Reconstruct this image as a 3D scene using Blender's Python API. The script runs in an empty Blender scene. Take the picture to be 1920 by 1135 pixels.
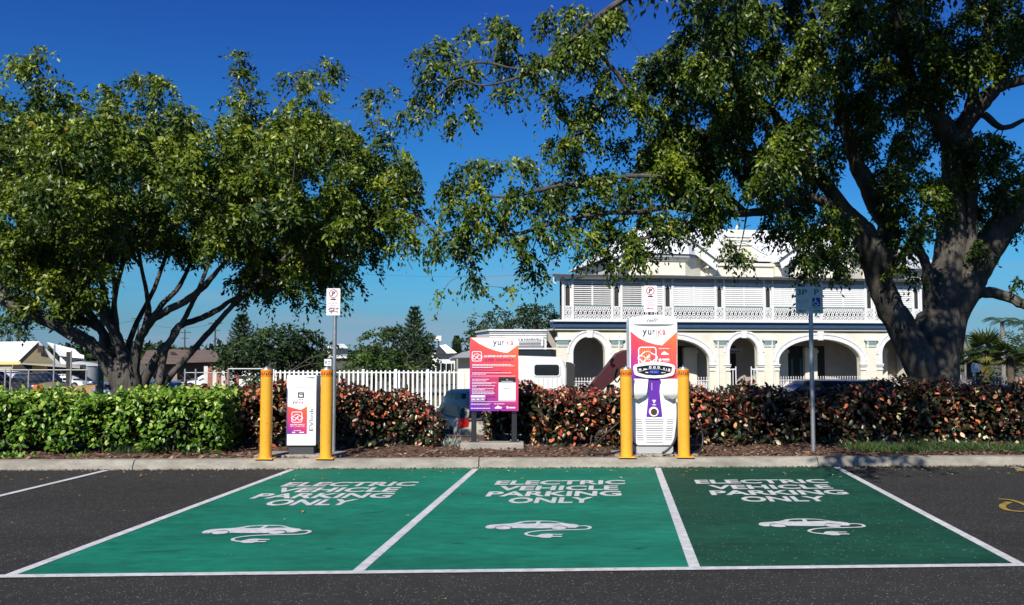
import bpy, math, random
import numpy as np
from mathutils import Vector, Matrix
random.seed(7); RNG = np.random.default_rng(7)
SC = bpy.context.scene
COL = SC.collection
R = math.radians
# ------------------------------------------------------------------ camera, sky, sun, exposure
CAM_H = 1.65; FPX = 1600.0; PITCH = math.atan(87.5/1600.0)
cam = bpy.data.cameras.new('camera'); camo = bpy.data.objects.new('camera', cam); COL.objects.link(camo)
cam.sensor_width = 36; cam.lens = 36*FPX/1920; cam.clip_start = 0.1; cam.clip_end = 9000
camo.location = (0, 0, CAM_H); camo.rotation_euler = (R(90)+PITCH, 0, 0)
SC.camera = camo
SUN_EL = 38.0; SUN_H = Vector((-0.33, -0.944))       # the sun stands behind the camera, a little to the left
w = bpy.data.worlds.new("World"); SC.world = w; w.use_nodes = True
nt = w.node_tree; nt.nodes.clear()
def _n(t, **k):
    n = nt.nodes.new(t)
    for a, b in k.items(): setattr(n, a, b)
    return n
sky = _n('ShaderNodeTexSky', sky_type='NISHITA', sun_disc=False, sun_elevation=R(SUN_EL),
         sun_rotation=math.atan2(SUN_H.x, SUN_H.y), air_density=1.0, dust_density=0.15, ozone_density=4.0)
hs = _n('ShaderNodeHueSaturation'); hs.inputs['Saturation'].default_value = 1.32; hs.inputs['Value'].default_value = 0.92
tc = _n('ShaderNodeTexCoord'); sep = _n('ShaderNodeSeparateXYZ')
mp = _n('ShaderNodeMapping'); mp.inputs['Scale'].default_value = (5, 5, 26)
cn = _n('ShaderNodeTexNoise'); cn.inputs['Scale'].default_value = 1.3; cn.inputs['Detail'].default_value = 6
cr = _n('ShaderNodeValToRGB'); cr.color_ramp.elements[0].position = .47; cr.color_ramp.elements[1].position = .74
hr = _n('ShaderNodeValToRGB')
e = hr.color_ramp.elements; e[0].position = 0; e[0].color = (.75,.75,.75,1); e[1].position = .13; e[1].color = (0,0,0,1)
e2 = e.new(.05); e2.color = (.6,.6,.6,1)
mul = _n('ShaderNodeMath', operation='MULTIPLY')
mix = _n('ShaderNodeMix', data_type='RGBA'); mix.inputs['B'].default_value = (2.6, 3.6, 4.8, 1)
bg = _n('ShaderNodeBackground'); bg.inputs['Strength'].default_value = 0.088
out = _n('ShaderNodeOutputWorld'); L = nt.links.new
L(sky.outputs[0], hs.inputs['Color']); L(tc.outputs['Generated'], mp.inputs[0]); L(mp.outputs[0], cn.inputs['Vector'])
L(tc.outputs['Generated'], sep.inputs[0]); L(sep.outputs['Z'], hr.inputs[0]); L(cn.outputs['Fac'], cr.inputs[0])
L(cr.outputs[0], mul.inputs[0]); L(hr.outputs[0], mul.inputs[1]); L(mul.outputs[0], mix.inputs['Factor'])
tr_ = _n('ShaderNodeValToRGB'); te = tr_.color_ramp.elements
te[0].position = 0; te[0].color = (.27,.47,.98,1); te[1].position = .38; te[1].color = (.52,.52,.96,1)
for p_, c_ in ((.014,(.25,.46,.86)),(.031,(.24,.46,.755)),(.103,(.27,.68,.89)),(.247,(.38,.68,.975)),(.75,(.64,.64,.88))): q_ = te.new(p_); q_.color = (*c_, 1)
tm = _n('ShaderNodeMix', data_type='RGBA', blend_type='MULTIPLY'); tm.inputs['Factor'].default_value = 1
L(sep.outputs['Z'], tr_.inputs[0]); L(hs.outputs[0], tm.inputs['A']); L(tr_.outputs[0], tm.inputs['B'])
L(tm.outputs['Result'], mix.inputs['A']); L(mix.outputs['Result'], bg.inputs['Color']); L(bg.outputs[0], out.inputs[0])
sl = bpy.data.lights.new('sun', 'SUN'); sl.energy = 5.0; sl.angle = R(0.53); sl.color = (1, .955, .88)
so = bpy.data.objects.new('sun', sl); COL.objects.link(so)
SUNV = Vector((math.cos(R(SUN_EL))*SUN_H.x, math.cos(R(SUN_EL))*SUN_H.y, math.sin(R(SUN_EL)))).normalized()
so.rotation_euler = SUNV.to_track_quat('Z', 'Y').to_euler(); so.location = (-6, -12, 20)
SC.view_settings.view_transform = 'Standard'; SC.view_settings.look = 'None'
SC.view_settings.exposure = 0.35; SC.view_settings.gamma = 1; SC.view_settings.use_curve_mapping = False
SC.render.engine = 'CYCLES'; SC.cycles.use_denoising = True
SC.cycles.max_bounces = 6; SC.cycles.diffuse_bounces = 2; SC.cycles.glossy_bounces = 2
SC.cycles.transmission_bounces = 3; SC.cycles.transparent_max_bounces = 8
SC.cycles.caustics_reflective = False; SC.cycles.caustics_refractive = False

# ------------------------------------------------------------------ pixel <-> place
CA, SA = math.cos(PITCH), math.sin(PITCH)
def ray(px, py):
    u = (px-960)/FPX; v = (567.5-py)/FPX
    return Vector((u, CA - v*SA, SA + v*CA))
def P(px, py, d):
    r = ray(px, py); return Vector((r.x/r.y*d, d, CAM_H + r.z/r.y*d))
def G(px, py, z=0.0):
    r = ray(px, py); t = (z-CAM_H)/r.z; return Vector((r.x*t, r.y*t, z))

# ------------------------------------------------------------------ objects
def obj(name, me, parent=None, loc=None, rotz=0):
    o = bpy.data.objects.new(name, me); COL.objects.link(o)
    if parent is not None: o.parent = parent
    if loc is not None: o.location = loc
    if rotz: o.rotation_euler = (0, 0, rotz)
    return o
def tag(o, label=None, cat=None, group=None, kind=None):
    if label: o['label'] = label
    if cat: o['category'] = cat
    if group: o['group'] = group
    if kind: o['kind'] = kind
    return o
def thing(name, label, cat, loc=(0,0,0), rotz=0, group=None):
    return tag(obj(name, None, None, loc, rotz), label, cat, group)
def children(o): return [c for c in bpy.data.objects if c.parent is o]
def copy_tree(o, parent=None):
    c = o.copy(); COL.objects.link(c); c.parent = parent
    for ch in o.children: copy_tree(ch, c)
    return c
class MB:
    """collects boxes, tubes, prisms into ONE mesh"""
    def __init__(s): s.v = []; s.f = []; s.m = []; s.cur = 0
    def add(s, vs, fs):
        b = len(s.v); s.v += [tuple(p) for p in vs]
        for f in fs: s.f.append(tuple(i+b for i in f)); s.m.append(s.cur)
        return s
    def box(s, x0, x1, y0, y1, z0, z1):
        return s.add([(x0,y0,z0),(x1,y0,z0),(x1,y1,z0),(x0,y1,z0),(x0,y0,z1),(x1,y0,z1),(x1,y1,z1),(x0,y1,z1)],
              [(0,3,2,1),(4,5,6,7),(0,1,5,4),(1,2,6,5),(2,3,7,6),(3,0,4,7)])
    def cbox(s, x0, x1, y0, y1, z0, z1, c=.01):
        """box with chamfered edges"""
        xs=(x0,x0+c,x1-c,x1); ys=(y0,y0+c,y1-c,y1); zs=(z0,z0+c,z1-c,z1)
        import itertools
        vid = {}; vs = []
        for i in (0,3):
            for j in (1,2):
                for k in (1,2): vid['x',i,j,k]=len(vs); vs.append((xs[i],ys[j],zs[k]))
        for j in (0,3):
            for i in (1,2):
                for k in (1,2): vid['y',i,j,k]=len(vs); vs.append((xs[i],ys[j],zs[k]))
        for k in (0,3):
            for i in (1,2):
                for j in (1,2): vid['z',i,j,k]=len(vs); vs.append((xs[i],ys[j],zs[k]))
        fs = []
        n = lambda a: 0 if a==1 else 3
        for i in (0,3): q=[vid['x',i,1,1],vid['x',i,2,1],vid['x',i,2,2],vid['x',i,1,2]]; fs.append(q if i else q[::-1])
        for j in (0,3): q=[vid['y',1,j,1],vid['y',2,j,1],vid['y',2,j,2],vid['y',1,j,2]]; fs.append(q[::-1] if j else q)
        for k in (0,3): q=[vid['z',1,1,k],vid['z',2,1,k],vid['z',2,2,k],vid['z',1,2,k]]; fs.append(q if k else q[::-1])
        for i in (1,2):
            for j in (1,2):
                fs.append([vid['x',n(i),j,1],vid['x',n(i),j,2],vid['y',i,n(j),2],vid['y',i,n(j),1]])
                for k in (1,2): fs.append([vid['x',n(i),j,k],vid['y',i,n(j),k],vid['z',i,j,n(k)]])
            for k in (1,2): fs.append([vid['x',n(i),1,k],vid['x',n(i),2,k],vid['z',i,2,n(k)],vid['z',i,1,n(k)]])
        for j in (1,2):
            for k in (1,2): fs.append([vid['y',1,n(j),k],vid['y',2,n(j),k],vid['z',2,j,n(k)],vid['z',1,j,n(k)]])
        return s.add(vs, fs)
    def tube(s, pts, rad, n=8, cap=True):
        pts = [Vector(p) for p in pts]
        if not hasattr(rad, '__len__'): rad = [rad]*len(pts)
        vs = []; fs = []; ref = None
        for i, p in enumerate(pts):
            t = (pts[min(i+1,len(pts)-1)] - pts[max(i-1,0)])
            if t.length < 1e-9: t = Vector((0,0,1))
            t.normalize()
            if ref is None:
                ref = Vector((1,0,0)) if abs(t.x) < .9 else Vector((0,1,0))
            a = (ref - t*ref.dot(t))
            if a.length < 1e-4: a = Vector((0,1,0)) - t*t.y
            a.normalize(); b = t.cross(a); ref = a
            for k in range(n):
                an = 2*math.pi*k/n
                vs.append(p + (a*math.cos(an)+b*math.sin(an))*rad[i])
        for i in range(len(pts)-1):
            for k in range(n):
                fs.append((i*n+k, i*n+(k+1)%n, (i+1)*n+(k+1)%n, (i+1)*n+k))
        if cap: fs.append(tuple(range(n))[::-1]); fs.append(tuple(range((len(pts)-1)*n, len(pts)*n)))
        return s.add(vs, fs)
    def cyl(s, x, y, z0, z1, r, n=20, r2=None):
        return s.tube([(x,y,z0),(x,y,z1)], [r, r if r2 is None else r2], n)
    def prism(s, poly, y0, y1):
        """outline in x,z extruded from y0 to y1"""
        n = len(poly)
        vs = [(x,y0,z) for x,z in poly]+[(x,y1,z) for x,z in poly]
        fs = [tuple(range(n)), tuple(range(n,2*n))[::-1]] + [(i,(i+1)%n+0,(i+1)%n+n,i+n)[::-1] for i in range(n)]
        return s.add(vs, fs)
    def lathe(s, prof, n=20, x=0, y=0):
        vs = []; fs = []
        for r, z in prof:
            for k in range(n): a = 2*math.pi*k/n; vs.append((x+r*math.cos(a), y+r*math.sin(a), z))
        for i in range(len(prof)-1):
            for k in range(n): fs.append((i*n+k, i*n+(k+1)%n, (i+1)*n+(k+1)%n, (i+1)*n+k))
        fs.append(tuple(range(n))[::-1]); fs.append(tuple(range((len(prof)-1)*n, len(prof)*n)))
        return s.add(vs, fs)
    def mesh(s, name, mats, smooth=False):
        me = bpy.data.meshes.new(name); me.from_pydata(s.v, [], s.f)
        if not isinstance(mats, (list, tuple)): mats = [mats]
        for m in mats: me.materials.append(m)
        if any(s.m): me.polygons.foreach_set('material_index', s.m)
        if smooth: me.polygons.foreach_set('use_smooth', [True]*len(me.polygons)); me.set_sharp_from_angle(angle=R(40))
        me.update(); return me
    def build(s, name, mats, parent=None, loc=None, smooth=False, label=None, bevel=0, rotz=0):
        o = obj(name, s.mesh(name, mats, smooth), parent, loc, rotz)
        if label: o['label'] = label
        if bevel:
            b = o.modifiers.new('b', 'BEVEL'); b.width = bevel; b.segments = 2; b.limit_method = 'ANGLE'; b.angle_limit = R(35)
            b.harden_normals = False
            if smooth is False: o.data.polygons.foreach_set('use_smooth', [True]*len(o.data.polygons)); o.data.set_sharp_from_angle(angle=R(50))
        return o
# ------------------------------------------------------------------ materials
MATS = {}
def srgb(r, g, b):
    f = lambda c: (c/255/12.92 if c/255 <= .04045 else ((c/255+.055)/1.055)**2.4)
    return (f(r), f(g), f(b))
def M(name, col=(.5,.5,.5), rough=.6, metal=0, spec=.5, var=0, vscale=8, col2=None, bump=0, bscale=40, coat=0,
      emit=None, speck=None, speck_scale=200, speck_pos=.7, vdetail=5, vpos=(.35,.65), big=0, big_scale=.5, stretch=None, alpha=None, trans=0):
    if name in MATS: return MATS[name]
    m = bpy.data.materials.new(name); m.use_nodes = True; t = m.node_tree; b = t.nodes['Principled BSDF']; lk = t.links.new
    b.inputs['Roughness'].default_value = rough; b.inputs['Metallic'].default_value = metal
    b.inputs['Specular IOR Level'].default_value = spec; b.inputs['Coat Weight'].default_value = coat
    b.inputs['Base Color'].default_value = (*col, 1)
    if trans: b.inputs['Transmission Weight'].default_value = trans
    co = t.nodes.new('ShaderNodeTexCoord'); vec = co.outputs['Object']
    if stretch:
        mpp = t.nodes.new('ShaderNodeMapping'); mpp.inputs['Scale'].default_value = stretch; lk(vec, mpp.inputs[0]); vec = mpp.outputs[0]
    last = None
    if col2 is not None or var:
        if col2 is None: col2 = tuple(c*(1-var) for c in col)
        nz = t.nodes.new('ShaderNodeTexNoise'); nz.inputs['Scale'].default_value = vscale; nz.inputs['Detail'].default_value = vdetail
        nz.inputs['Roughness'].default_value = .65; lk(vec, nz.inputs['Vector'])
        rp = t.nodes.new('ShaderNodeValToRGB'); rp.color_ramp.elements[0].position = vpos[0]; rp.color_ramp.elements[1].position = vpos[1]
        rp.color_ramp.elements[0].color = (*col2, 1); rp.color_ramp.elements[1].color = (*col, 1)
        lk(nz.outputs['Fac'], rp.inputs[0]); last = rp.outputs[0]
    if big:
        n2 = t.nodes.new('ShaderNodeTexNoise'); n2.inputs['Scale'].default_value = big_scale; n2.inputs['Detail'].default_value = 7; n2.inputs['Roughness'].default_value = .6
        mp2 = t.nodes.new('ShaderNodeMapping'); mp2.inputs['Scale'].default_value = (.6,1.6,1); mp2.inputs['Rotation'].default_value = (0,0,.25); lk(co.outputs['Object'], mp2.inputs[0]); lk(mp2.outputs[0], n2.inputs['Vector'])
        r2 = t.nodes.new('ShaderNodeValToRGB'); r2.color_ramp.elements[0].position = .3; r2.color_ramp.elements[1].position = .7
        r2.color_ramp.elements[0].color = (1-big,1-big,1-big,1); r2.color_ramp.elements[1].color = (1+big*.5,1+big*.5,1+big*.5,1); lk(n2.outputs['Fac'], r2.inputs[0])
        m2_ = t.nodes.new('ShaderNodeMix'); m2_.data_type = 'RGBA'; m2_.blend_type = 'MULTIPLY'; m2_.inputs['Factor'].default_value = 1
        if last: lk(last, m2_.inputs['A'])
        else: m2_.inputs['A'].default_value = (*col, 1)
        lk(r2.outputs[0], m2_.inputs['B']); last = m2_.outputs['Result']
    if speck is not None:
        vo = t.nodes.new('ShaderNodeTexVoronoi'); vo.inputs['Scale'].default_value = speck_scale; lk(co.outputs['Object'], vo.inputs['Vector'])
        sp = t.nodes.new('ShaderNodeSeparateXYZ'); lk(vo.outputs['Color'], sp.inputs[0])
        rp2 = t.nodes.new('ShaderNodeValToRGB'); rp2.color_ramp.elements[0].position = speck_pos; rp2.color_ramp.elements[1].position = min(1, speck_pos+.06)
        lk(sp.outputs['X'], rp2.inputs[0])
        dd = t.nodes.new('ShaderNodeMath'); dd.operation = 'LESS_THAN'; dd.inputs[1].default_value = .42; lk(vo.outputs['Distance'], dd.inputs[0])
        mm = t.nodes.new('ShaderNodeMath'); mm.operation = 'MULTIPLY'; lk(rp2.outputs[0], mm.inputs[0]); lk(dd.outputs[0], mm.inputs[1])
        mx = t.nodes.new('ShaderNodeMix'); mx.data_type = 'RGBA'; lk(mm.outputs[0], mx.inputs['Factor'])
        if last: lk(last, mx.inputs['A'])
        else: mx.inputs['A'].default_value = (*col, 1)
        mx.inputs['B'].default_value = (*speck, 1); last = mx.outputs['Result']
    if last: lk(last, b.inputs['Base Color'])
    if bump:
        bn = t.nodes.new('ShaderNodeTexNoise'); bn.inputs['Scale'].default_value = bscale; bn.inputs['Detail'].default_value = 4; lk(vec, bn.inputs['Vector'])
        bb = t.nodes.new('ShaderNodeBump'); bb.inputs['Strength'].default_value = bump; bb.inputs['Distance'].default_value = .02
        lk(bn.outputs['Fac'], bb.inputs['Height']); lk(bb.outputs[0], b.inputs['Normal'])
    MATS[name] = m; return m
def leaf_mat(name, stops, rough=.38, transl=.22, spec=.5):
    """leaf colour picked by each leaf's own tint value"""
    m = bpy.data.materials.new(name); m.use_nodes = True; t = m.node_tree; b = t.nodes['Principled BSDF']; lk = t.links.new
    b.inputs['Roughness'].default_value = rough; b.inputs['Specular IOR Level'].default_value = spec
    at = t.nodes.new('ShaderNodeAttribute'); at.attribute_name = 'tint'
    oi = t.nodes.new('ShaderNodeObjectInfo'); at2 = at.outputs['Fac']
    rp = t.nodes.new('ShaderNodeValToRGB'); el = rp.color_ramp.elements
    el[0].position = stops[0][0]; el[0].color = (*stops[0][1], 1); el[1].position = stops[-1][0]; el[1].color = (*stops[-1][1], 1)
    for p, c in stops[1:-1]: q = el.new(p); q.color = (*c, 1)
    lk(at2, rp.inputs[0]); lk(rp.outputs[0], b.inputs['Base Color'])
    tr = t.nodes.new('ShaderNodeBsdfTranslucent'); lk(rp.outputs[0], tr.inputs['Color'])
    mx = t.nodes.new('ShaderNodeMixShader'); mx.inputs[0].default_value = transl
    lk(b.outputs[0], mx.inputs[1]); lk(tr.outputs[0], mx.inputs[2]); lk(mx.outputs[0], t.nodes['Material Output'].inputs[0])
    MATS[name] = m; return m
def grad_mat(name, x0, x1, z0, z1, stops, kx=.35, rough=.35):
    """printed colour run across a panel, in the panel's own coordinates"""
    m = bpy.data.materials.new(name); m.use_nodes = True; t = m.node_tree; b = t.nodes['Principled BSDF']; lk = t.links.new
    b.inputs['Roughness'].default_value = rough; b.inputs['Coat Weight'].default_value = .3
    co = t.nodes.new('ShaderNodeTexCoord'); sp = t.nodes.new('ShaderNodeSeparateXYZ'); lk(co.outputs['Object'], sp.inputs[0])
    def rng(sock, a, bb):
        q = t.nodes.new('ShaderNodeMapRange'); q.inputs['From Min'].default_value = a; q.inputs['From Max'].default_value = bb; lk(sock, q.inputs['Value']); return q.outputs[0]
    a = rng(sp.outputs['X'], x0, x1); c = rng(sp.outputs['Z'], z0, z1)
    m1 = t.nodes.new('ShaderNodeMath'); m1.operation = 'MULTIPLY'; m1.inputs[1].default_value = kx; lk(a, m1.inputs[0])
    m2 = t.nodes.new('ShaderNodeMath'); m2.operation = 'MULTIPLY_ADD'; m2.inputs[1].default_value = 1-kx; lk(c, m2.inputs[0]); lk(m1.outputs[0], m2.inputs[2])
    rp = t.nodes.new('ShaderNodeValToRGB'); el = rp.color_ramp.elements
    el[0].position = stops[0][0]; el[0].color = (*stops[0][1], 1); el[1].position = stops[-1][0]; el[1].color = (*stops[-1][1], 1)
    for p, cc in stops[1:-1]: q = el.new(p); q.color = (*cc, 1)
    lk(m2.outputs[0], rp.inputs[0]); lk(rp.outputs[0], b.inputs['Base Color']); return m
# ------------------------------------------------------------------ flat art: text, ribbons, shapes
_TX = {}
def text2d(body, shear=0.0, bold=0.0, spacing=1.0):
    """letters as flat 2-D faces scaled to a unit box"""
    k = (body, shear, bold, spacing)
    if k in _TX: return _TX[k]
    c = bpy.data.curves.new('t', 'FONT'); c.body = body; c.shear = shear; c.offset = bold; c.resolution_u = 3; c.space_character = spacing
    o = bpy.data.objects.new('t', c); me = bpy.data.meshes.new_from_object(o)
    vs = np.array([v.co[:2] for v in me.vertices]); fs = [tuple(p.vertices) for p in me.polygons]
    lo = vs.min(0); hi = vs.max(0); asp = (hi-lo)[0]/(hi-lo)[1]
    vs = (vs-lo)/(hi-lo)
    bpy.data.objects.remove(o); bpy.data.curves.remove(c); bpy.data.meshes.remove(me)
    _TX[k] = ([tuple(v) for v in vs], fs, asp); return _TX[k]
class Art:
    """flat marks collected in 2-D then laid on a plane by a map function"""
    def __init__(s): s.v = []; s.f = []; s.l = 0; s.m = []; s.cur = 0
    def add(s, vs, fs):
        b = len(s.v); s.v += [(x, y, s.l) for x, y in vs]; s.f += [tuple(i+b for i in f) for f in fs]; s.m += [s.cur]*len(fs); s.l += 1; return s
    def text(s, body, x0, x1, y0, y1, shear=0, bold=0.0, rot=False, keep=False, spacing=1.0):
        vs, fs, asp = text2d(body, shear, bold, spacing)
        if keep: x1 = x0 + (y1-y0)*asp
        if rot: return s.add([(x1-v*(x1-x0), y0+u*(y1-y0)) for u, v in vs], fs)
        return s.add([(x0+u*(x1-x0), y0+v*(y1-y0)) for u, v in vs], fs)
    def rect(s, x0, x1, y0, y1): return s.add([(x0,y0),(x1,y0),(x1,y1),(x0,y1)], [(0,1,2,3)])
    def poly(s, pts): return s.add(pts, [tuple(range(len(pts)))])
    def disc(s, x, y, r, ry=None, n=24):
        ry = ry or r; return s.poly([(x+r*math.cos(2*math.pi*k/n), y+ry*math.sin(2*math.pi*k/n)) for k in range(n)])
    def ring(s, x, y, r, w, ry=None, n=28, a0=0, a1=360):
        ry = ry or r
        return s.ribbon([(x+r*math.cos(R(a0+(a1-a0)*k/n)), y+ry*math.sin(R(a0+(a1-a0)*k/n))) for k in range(n+ (a1-a0 < 360))], w, a1-a0 >= 360)
    def ribbon(s, pts, w, closed=False, sx=1.0, sy=1.0):
        n = len(pts); L_ = []; R_ = []
        for i in range(n):
            p = pts[i]; a = pts[i-1] if (i or closed) else p; b = pts[(i+1)%n] if (i < n-1 or closed) else p
            dx, dy = (b[0]-a[0])/sx, (b[1]-a[1])/sy; l = math.hypot(dx, dy) or 1
            nx, ny = -dy/l*w/2*sx, dx/l*w/2*sy
            L_.append((p[0]+nx, p[1]+ny)); R_.append((p[0]-nx, p[1]-ny))
        fs = [(i, (i+1)%n, (i+1)%n+n, i+n) for i in range(n if closed else n-1)]
        return s.add(L_+R_, fs)
    def build(s, name, mats, fn, parent=None, step=.0004, label=None, loc=None):
        me = bpy.data.meshes.new(name)
        me.from_pydata([tuple(fn(x, y, l*step)) for x, y, l in s.v], [], s.f)
        if not isinstance(mats, (list, tuple)): mats = [mats]
        for m in mats: me.materials.append(m)
        if any(s.m): me.polygons.foreach_set('material_index', s.m)
        o = obj(name, me, parent, loc)
        if label: o['label'] = label
        return o
def rrect(x0, x1, y0, y1, r, n=5):
    pts = []
    for cx, cy, a in ((x1-r,y1-r,0),(x0+r,y1-r,90),(x0+r,y0+r,180),(x1-r,y0+r,270)):
        for k in range(n+1): pts.append((cx+r*math.cos(R(a+90*k/n)), cy+r*math.sin(R(a+90*k/n))))
    return pts
def smooth(pts, k=6):
    """Catmull-Rom through tuples of any length"""
    p = np.array(pts, float); out = []
    n = len(p)
    for i in range(n-1):
        a, b, c, d = p[max(i-1,0)], p[i], p[i+1], p[min(i+2,n-1)]
        for j in range(k):
            t = j/k
            out.append(.5*((2*b)+(-a+c)*t+(2*a-5*b+4*c-d)*t*t+(-a+3*b-3*c+d)*t**3))
    out.append(p[-1]); return np.array(out)
# ------------------------------------------------------------------ leaf meshes with numpy
def leaf_mesh(name, C, A, S, L_, W_, tint, mat, fold=.25, six=False, parent=None, kind=None):
    """C base points, A long axes, S side axes (unit), lengths, widths, tint per leaf"""
    N = len(C); L1 = L_[:, None]; W1 = W_[:, None]; Nn = np.cross(A, S)
    if not six:
        v = np.stack([C, C+A*L1*.45+S*W1*.5+Nn*W1*fold, C+A*L1, C+A*L1*.45-S*W1*.5+Nn*W1*fold], 1)
        tri = np.array([[0,1,2],[0,2,3]]); nv = 4
    else:
        dn = np.zeros_like(C); dn[:, 2] = -1
        mid = C+A*L1*.55; tip = C+A*L1*.98+dn*L1*.10
        v = np.stack([C, C+A*L1*.22+S*W1*.38+Nn*W1*fold, C+A*L1*.6+S*W1*.42+Nn*W1*fold, tip,
                      C+A*L1*.6-S*W1*.42+Nn*W1*fold, C+A*L1*.22-S*W1*.38+Nn*W1*fold, mid], 1)
        tri = np.array([[0,1,6],[1,2,6],[2,3,6],[3,4,6],[4,5,6],[5,0,6]]); nv = 7
    nt_ = len(tri)
    F = (tri[None]+ (np.arange(N)*nv)[:, None, None]).reshape(-1)
    me = bpy.data.meshes.new(name)
    me.vertices.add(N*nv); me.vertices.foreach_set('co', v.reshape(-1).astype(np.float32))
    me.loops.add(len(F)); me.loops.foreach_set('vertex_index', F.astype(np.int32))
    me.polygons.add(N*nt_); me.polygons.foreach_set('loop_start', (np.arange(N*nt_)*3).astype(np.int32))
    at = me.attributes.new('tint', 'FLOAT', 'FACE'); at.data.foreach_set('value', np.repeat(tint, nt_).astype(np.float32))
    me.materials.append(mat); me.update(calc_edges=True)
    o = obj(name, me, parent)
    if kind: o['kind'] = kind
    return o
def unit(a): return a/np.maximum(np.linalg.norm(a, axis=1, keepdims=True), 1e-9)
# ------------------------------------------------------------------ the ground
KS = .0317                                   # slope of the kerb line in plan
def ky(x): return 11.93 + KS*x               # foot of the kerb
asphalt = M('asphalt', (.038,.0365,.0335), .9, spec=.25, var=.3, vscale=6, vdetail=10, bump=.6, bscale=130, speck=(.30,.29,.27), speck_scale=95, speck_pos=.915, big=.22, big_scale=.7)
def sheet(name, poly, z, mat, parent=None, kind='structure'):
    me = bpy.data.meshes.new(name); me.from_pydata([(x, y, z) for x, y in poly], [], [tuple(range(len(poly)))]); me.materials.append(mat)
    o = obj(name, me, parent)
    if kind: o['kind'] = kind
    return o
car_park = sheet('car_park', [(-60,-40),(60,-40),(60,ky(60)),(-60,ky(-60))], 0, asphalt)
# painted bays: coordinates u (across, measured at the camera) and y
SK = 190/1600.0
def B(u, y, z=0): return (u + SK*y, y, z)
def near(x): return 6.49+.0435*(x)          # the open ends of the bays
paint_w = M('road_paint_white', (.66,.66,.67), .65, var=.32, vscale=11, vdetail=9, big=.12, bump=.25, bscale=120, speck=(.3,.3,.3), speck_scale=40, speck_pos=.93)
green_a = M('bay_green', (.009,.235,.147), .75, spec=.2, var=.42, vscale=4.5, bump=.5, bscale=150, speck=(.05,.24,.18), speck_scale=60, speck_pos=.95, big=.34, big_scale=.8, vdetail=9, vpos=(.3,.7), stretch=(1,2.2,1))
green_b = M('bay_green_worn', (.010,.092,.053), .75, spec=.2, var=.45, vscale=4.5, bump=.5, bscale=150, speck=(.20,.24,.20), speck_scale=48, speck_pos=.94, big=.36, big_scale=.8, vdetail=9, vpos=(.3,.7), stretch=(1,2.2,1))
US = [-4.41, -1.907, .602, 3.10]
def solve(u, f):
    y = f(0)
    for _ in range(12): y = f(u+SK*y)
    return y
def bquad(ua, ub, fa, fb, z, name, mat, label=None, jag=0):
    """strip between two lines in bay coordinates"""
    p = [(u+SK*solve(u,f), solve(u,f)) for u, f in ((ua,fa),(ub,fa),(ub,fb),(ua,fb))]
    o = sheet(name, p, z, mat, car_park, None)
    if label: o['label'] = label
    return o
kf = lambda x: ky(x)-.015
for i in range(3):
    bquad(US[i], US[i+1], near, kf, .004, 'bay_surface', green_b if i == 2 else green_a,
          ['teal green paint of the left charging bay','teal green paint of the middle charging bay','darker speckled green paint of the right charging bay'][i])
for i, u in enumerate([-6.9]+US):
    w_ = .085/2
    bquad(u-w_, u+w_, (near if i else (lambda x: near(x)+.0)), (lambda x: ky(x)-.06), .008, 'bay_line', paint_w)
bquad(US[0]-.11, US[3]+.11, lambda x: near(x)-.085, near, .008, 'bay_line', paint_w)
bquad(-9.4-.04, -9.4+.04, near, lambda x: ky(x)-.06, .008, 'bay_line', paint_w)
bquad(5.6-.04, 5.6+.04, near, lambda x: ky(x)-.06, .008, 'bay_line', M('road_paint_dull', (.30,.30,.29), .7, var=.5, vscale=9))
# lettering; rows of text given as (word, width, y of the row's middle)
rows = [('ELECTRIC',1.60,10.66,.33),('VEHICLE',1.42,10.24,.33),('PARKING',1.53,9.84,.34),('ONLY',.92,9.42,.36)]
dx = [(-.02,-.05,-.07,-.07), (.0,.0,-.02,-.03), (-.04,0,.02,.0)]
for i in range(3):
    a = Art(); cu = [-3.20, -.665, 1.87][i]
    for (t_, wd, yc, h_), d_ in zip(rows, dx[i]):
        if i == 0: yc = yc-.05
        wdt = wd*[1,1,1.03][i]
        if i == 2: h_ *= .92
        a.text(t_, cu+d_-wdt/2, cu+d_+wdt/2, yc-h_/2, yc+h_/2, bold=.03)
    a.build('bay_lettering', paint_w, lambda x, y, z: (x+SK*y, y+KS*x, .0085+z), car_park, step=0.0)
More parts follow.
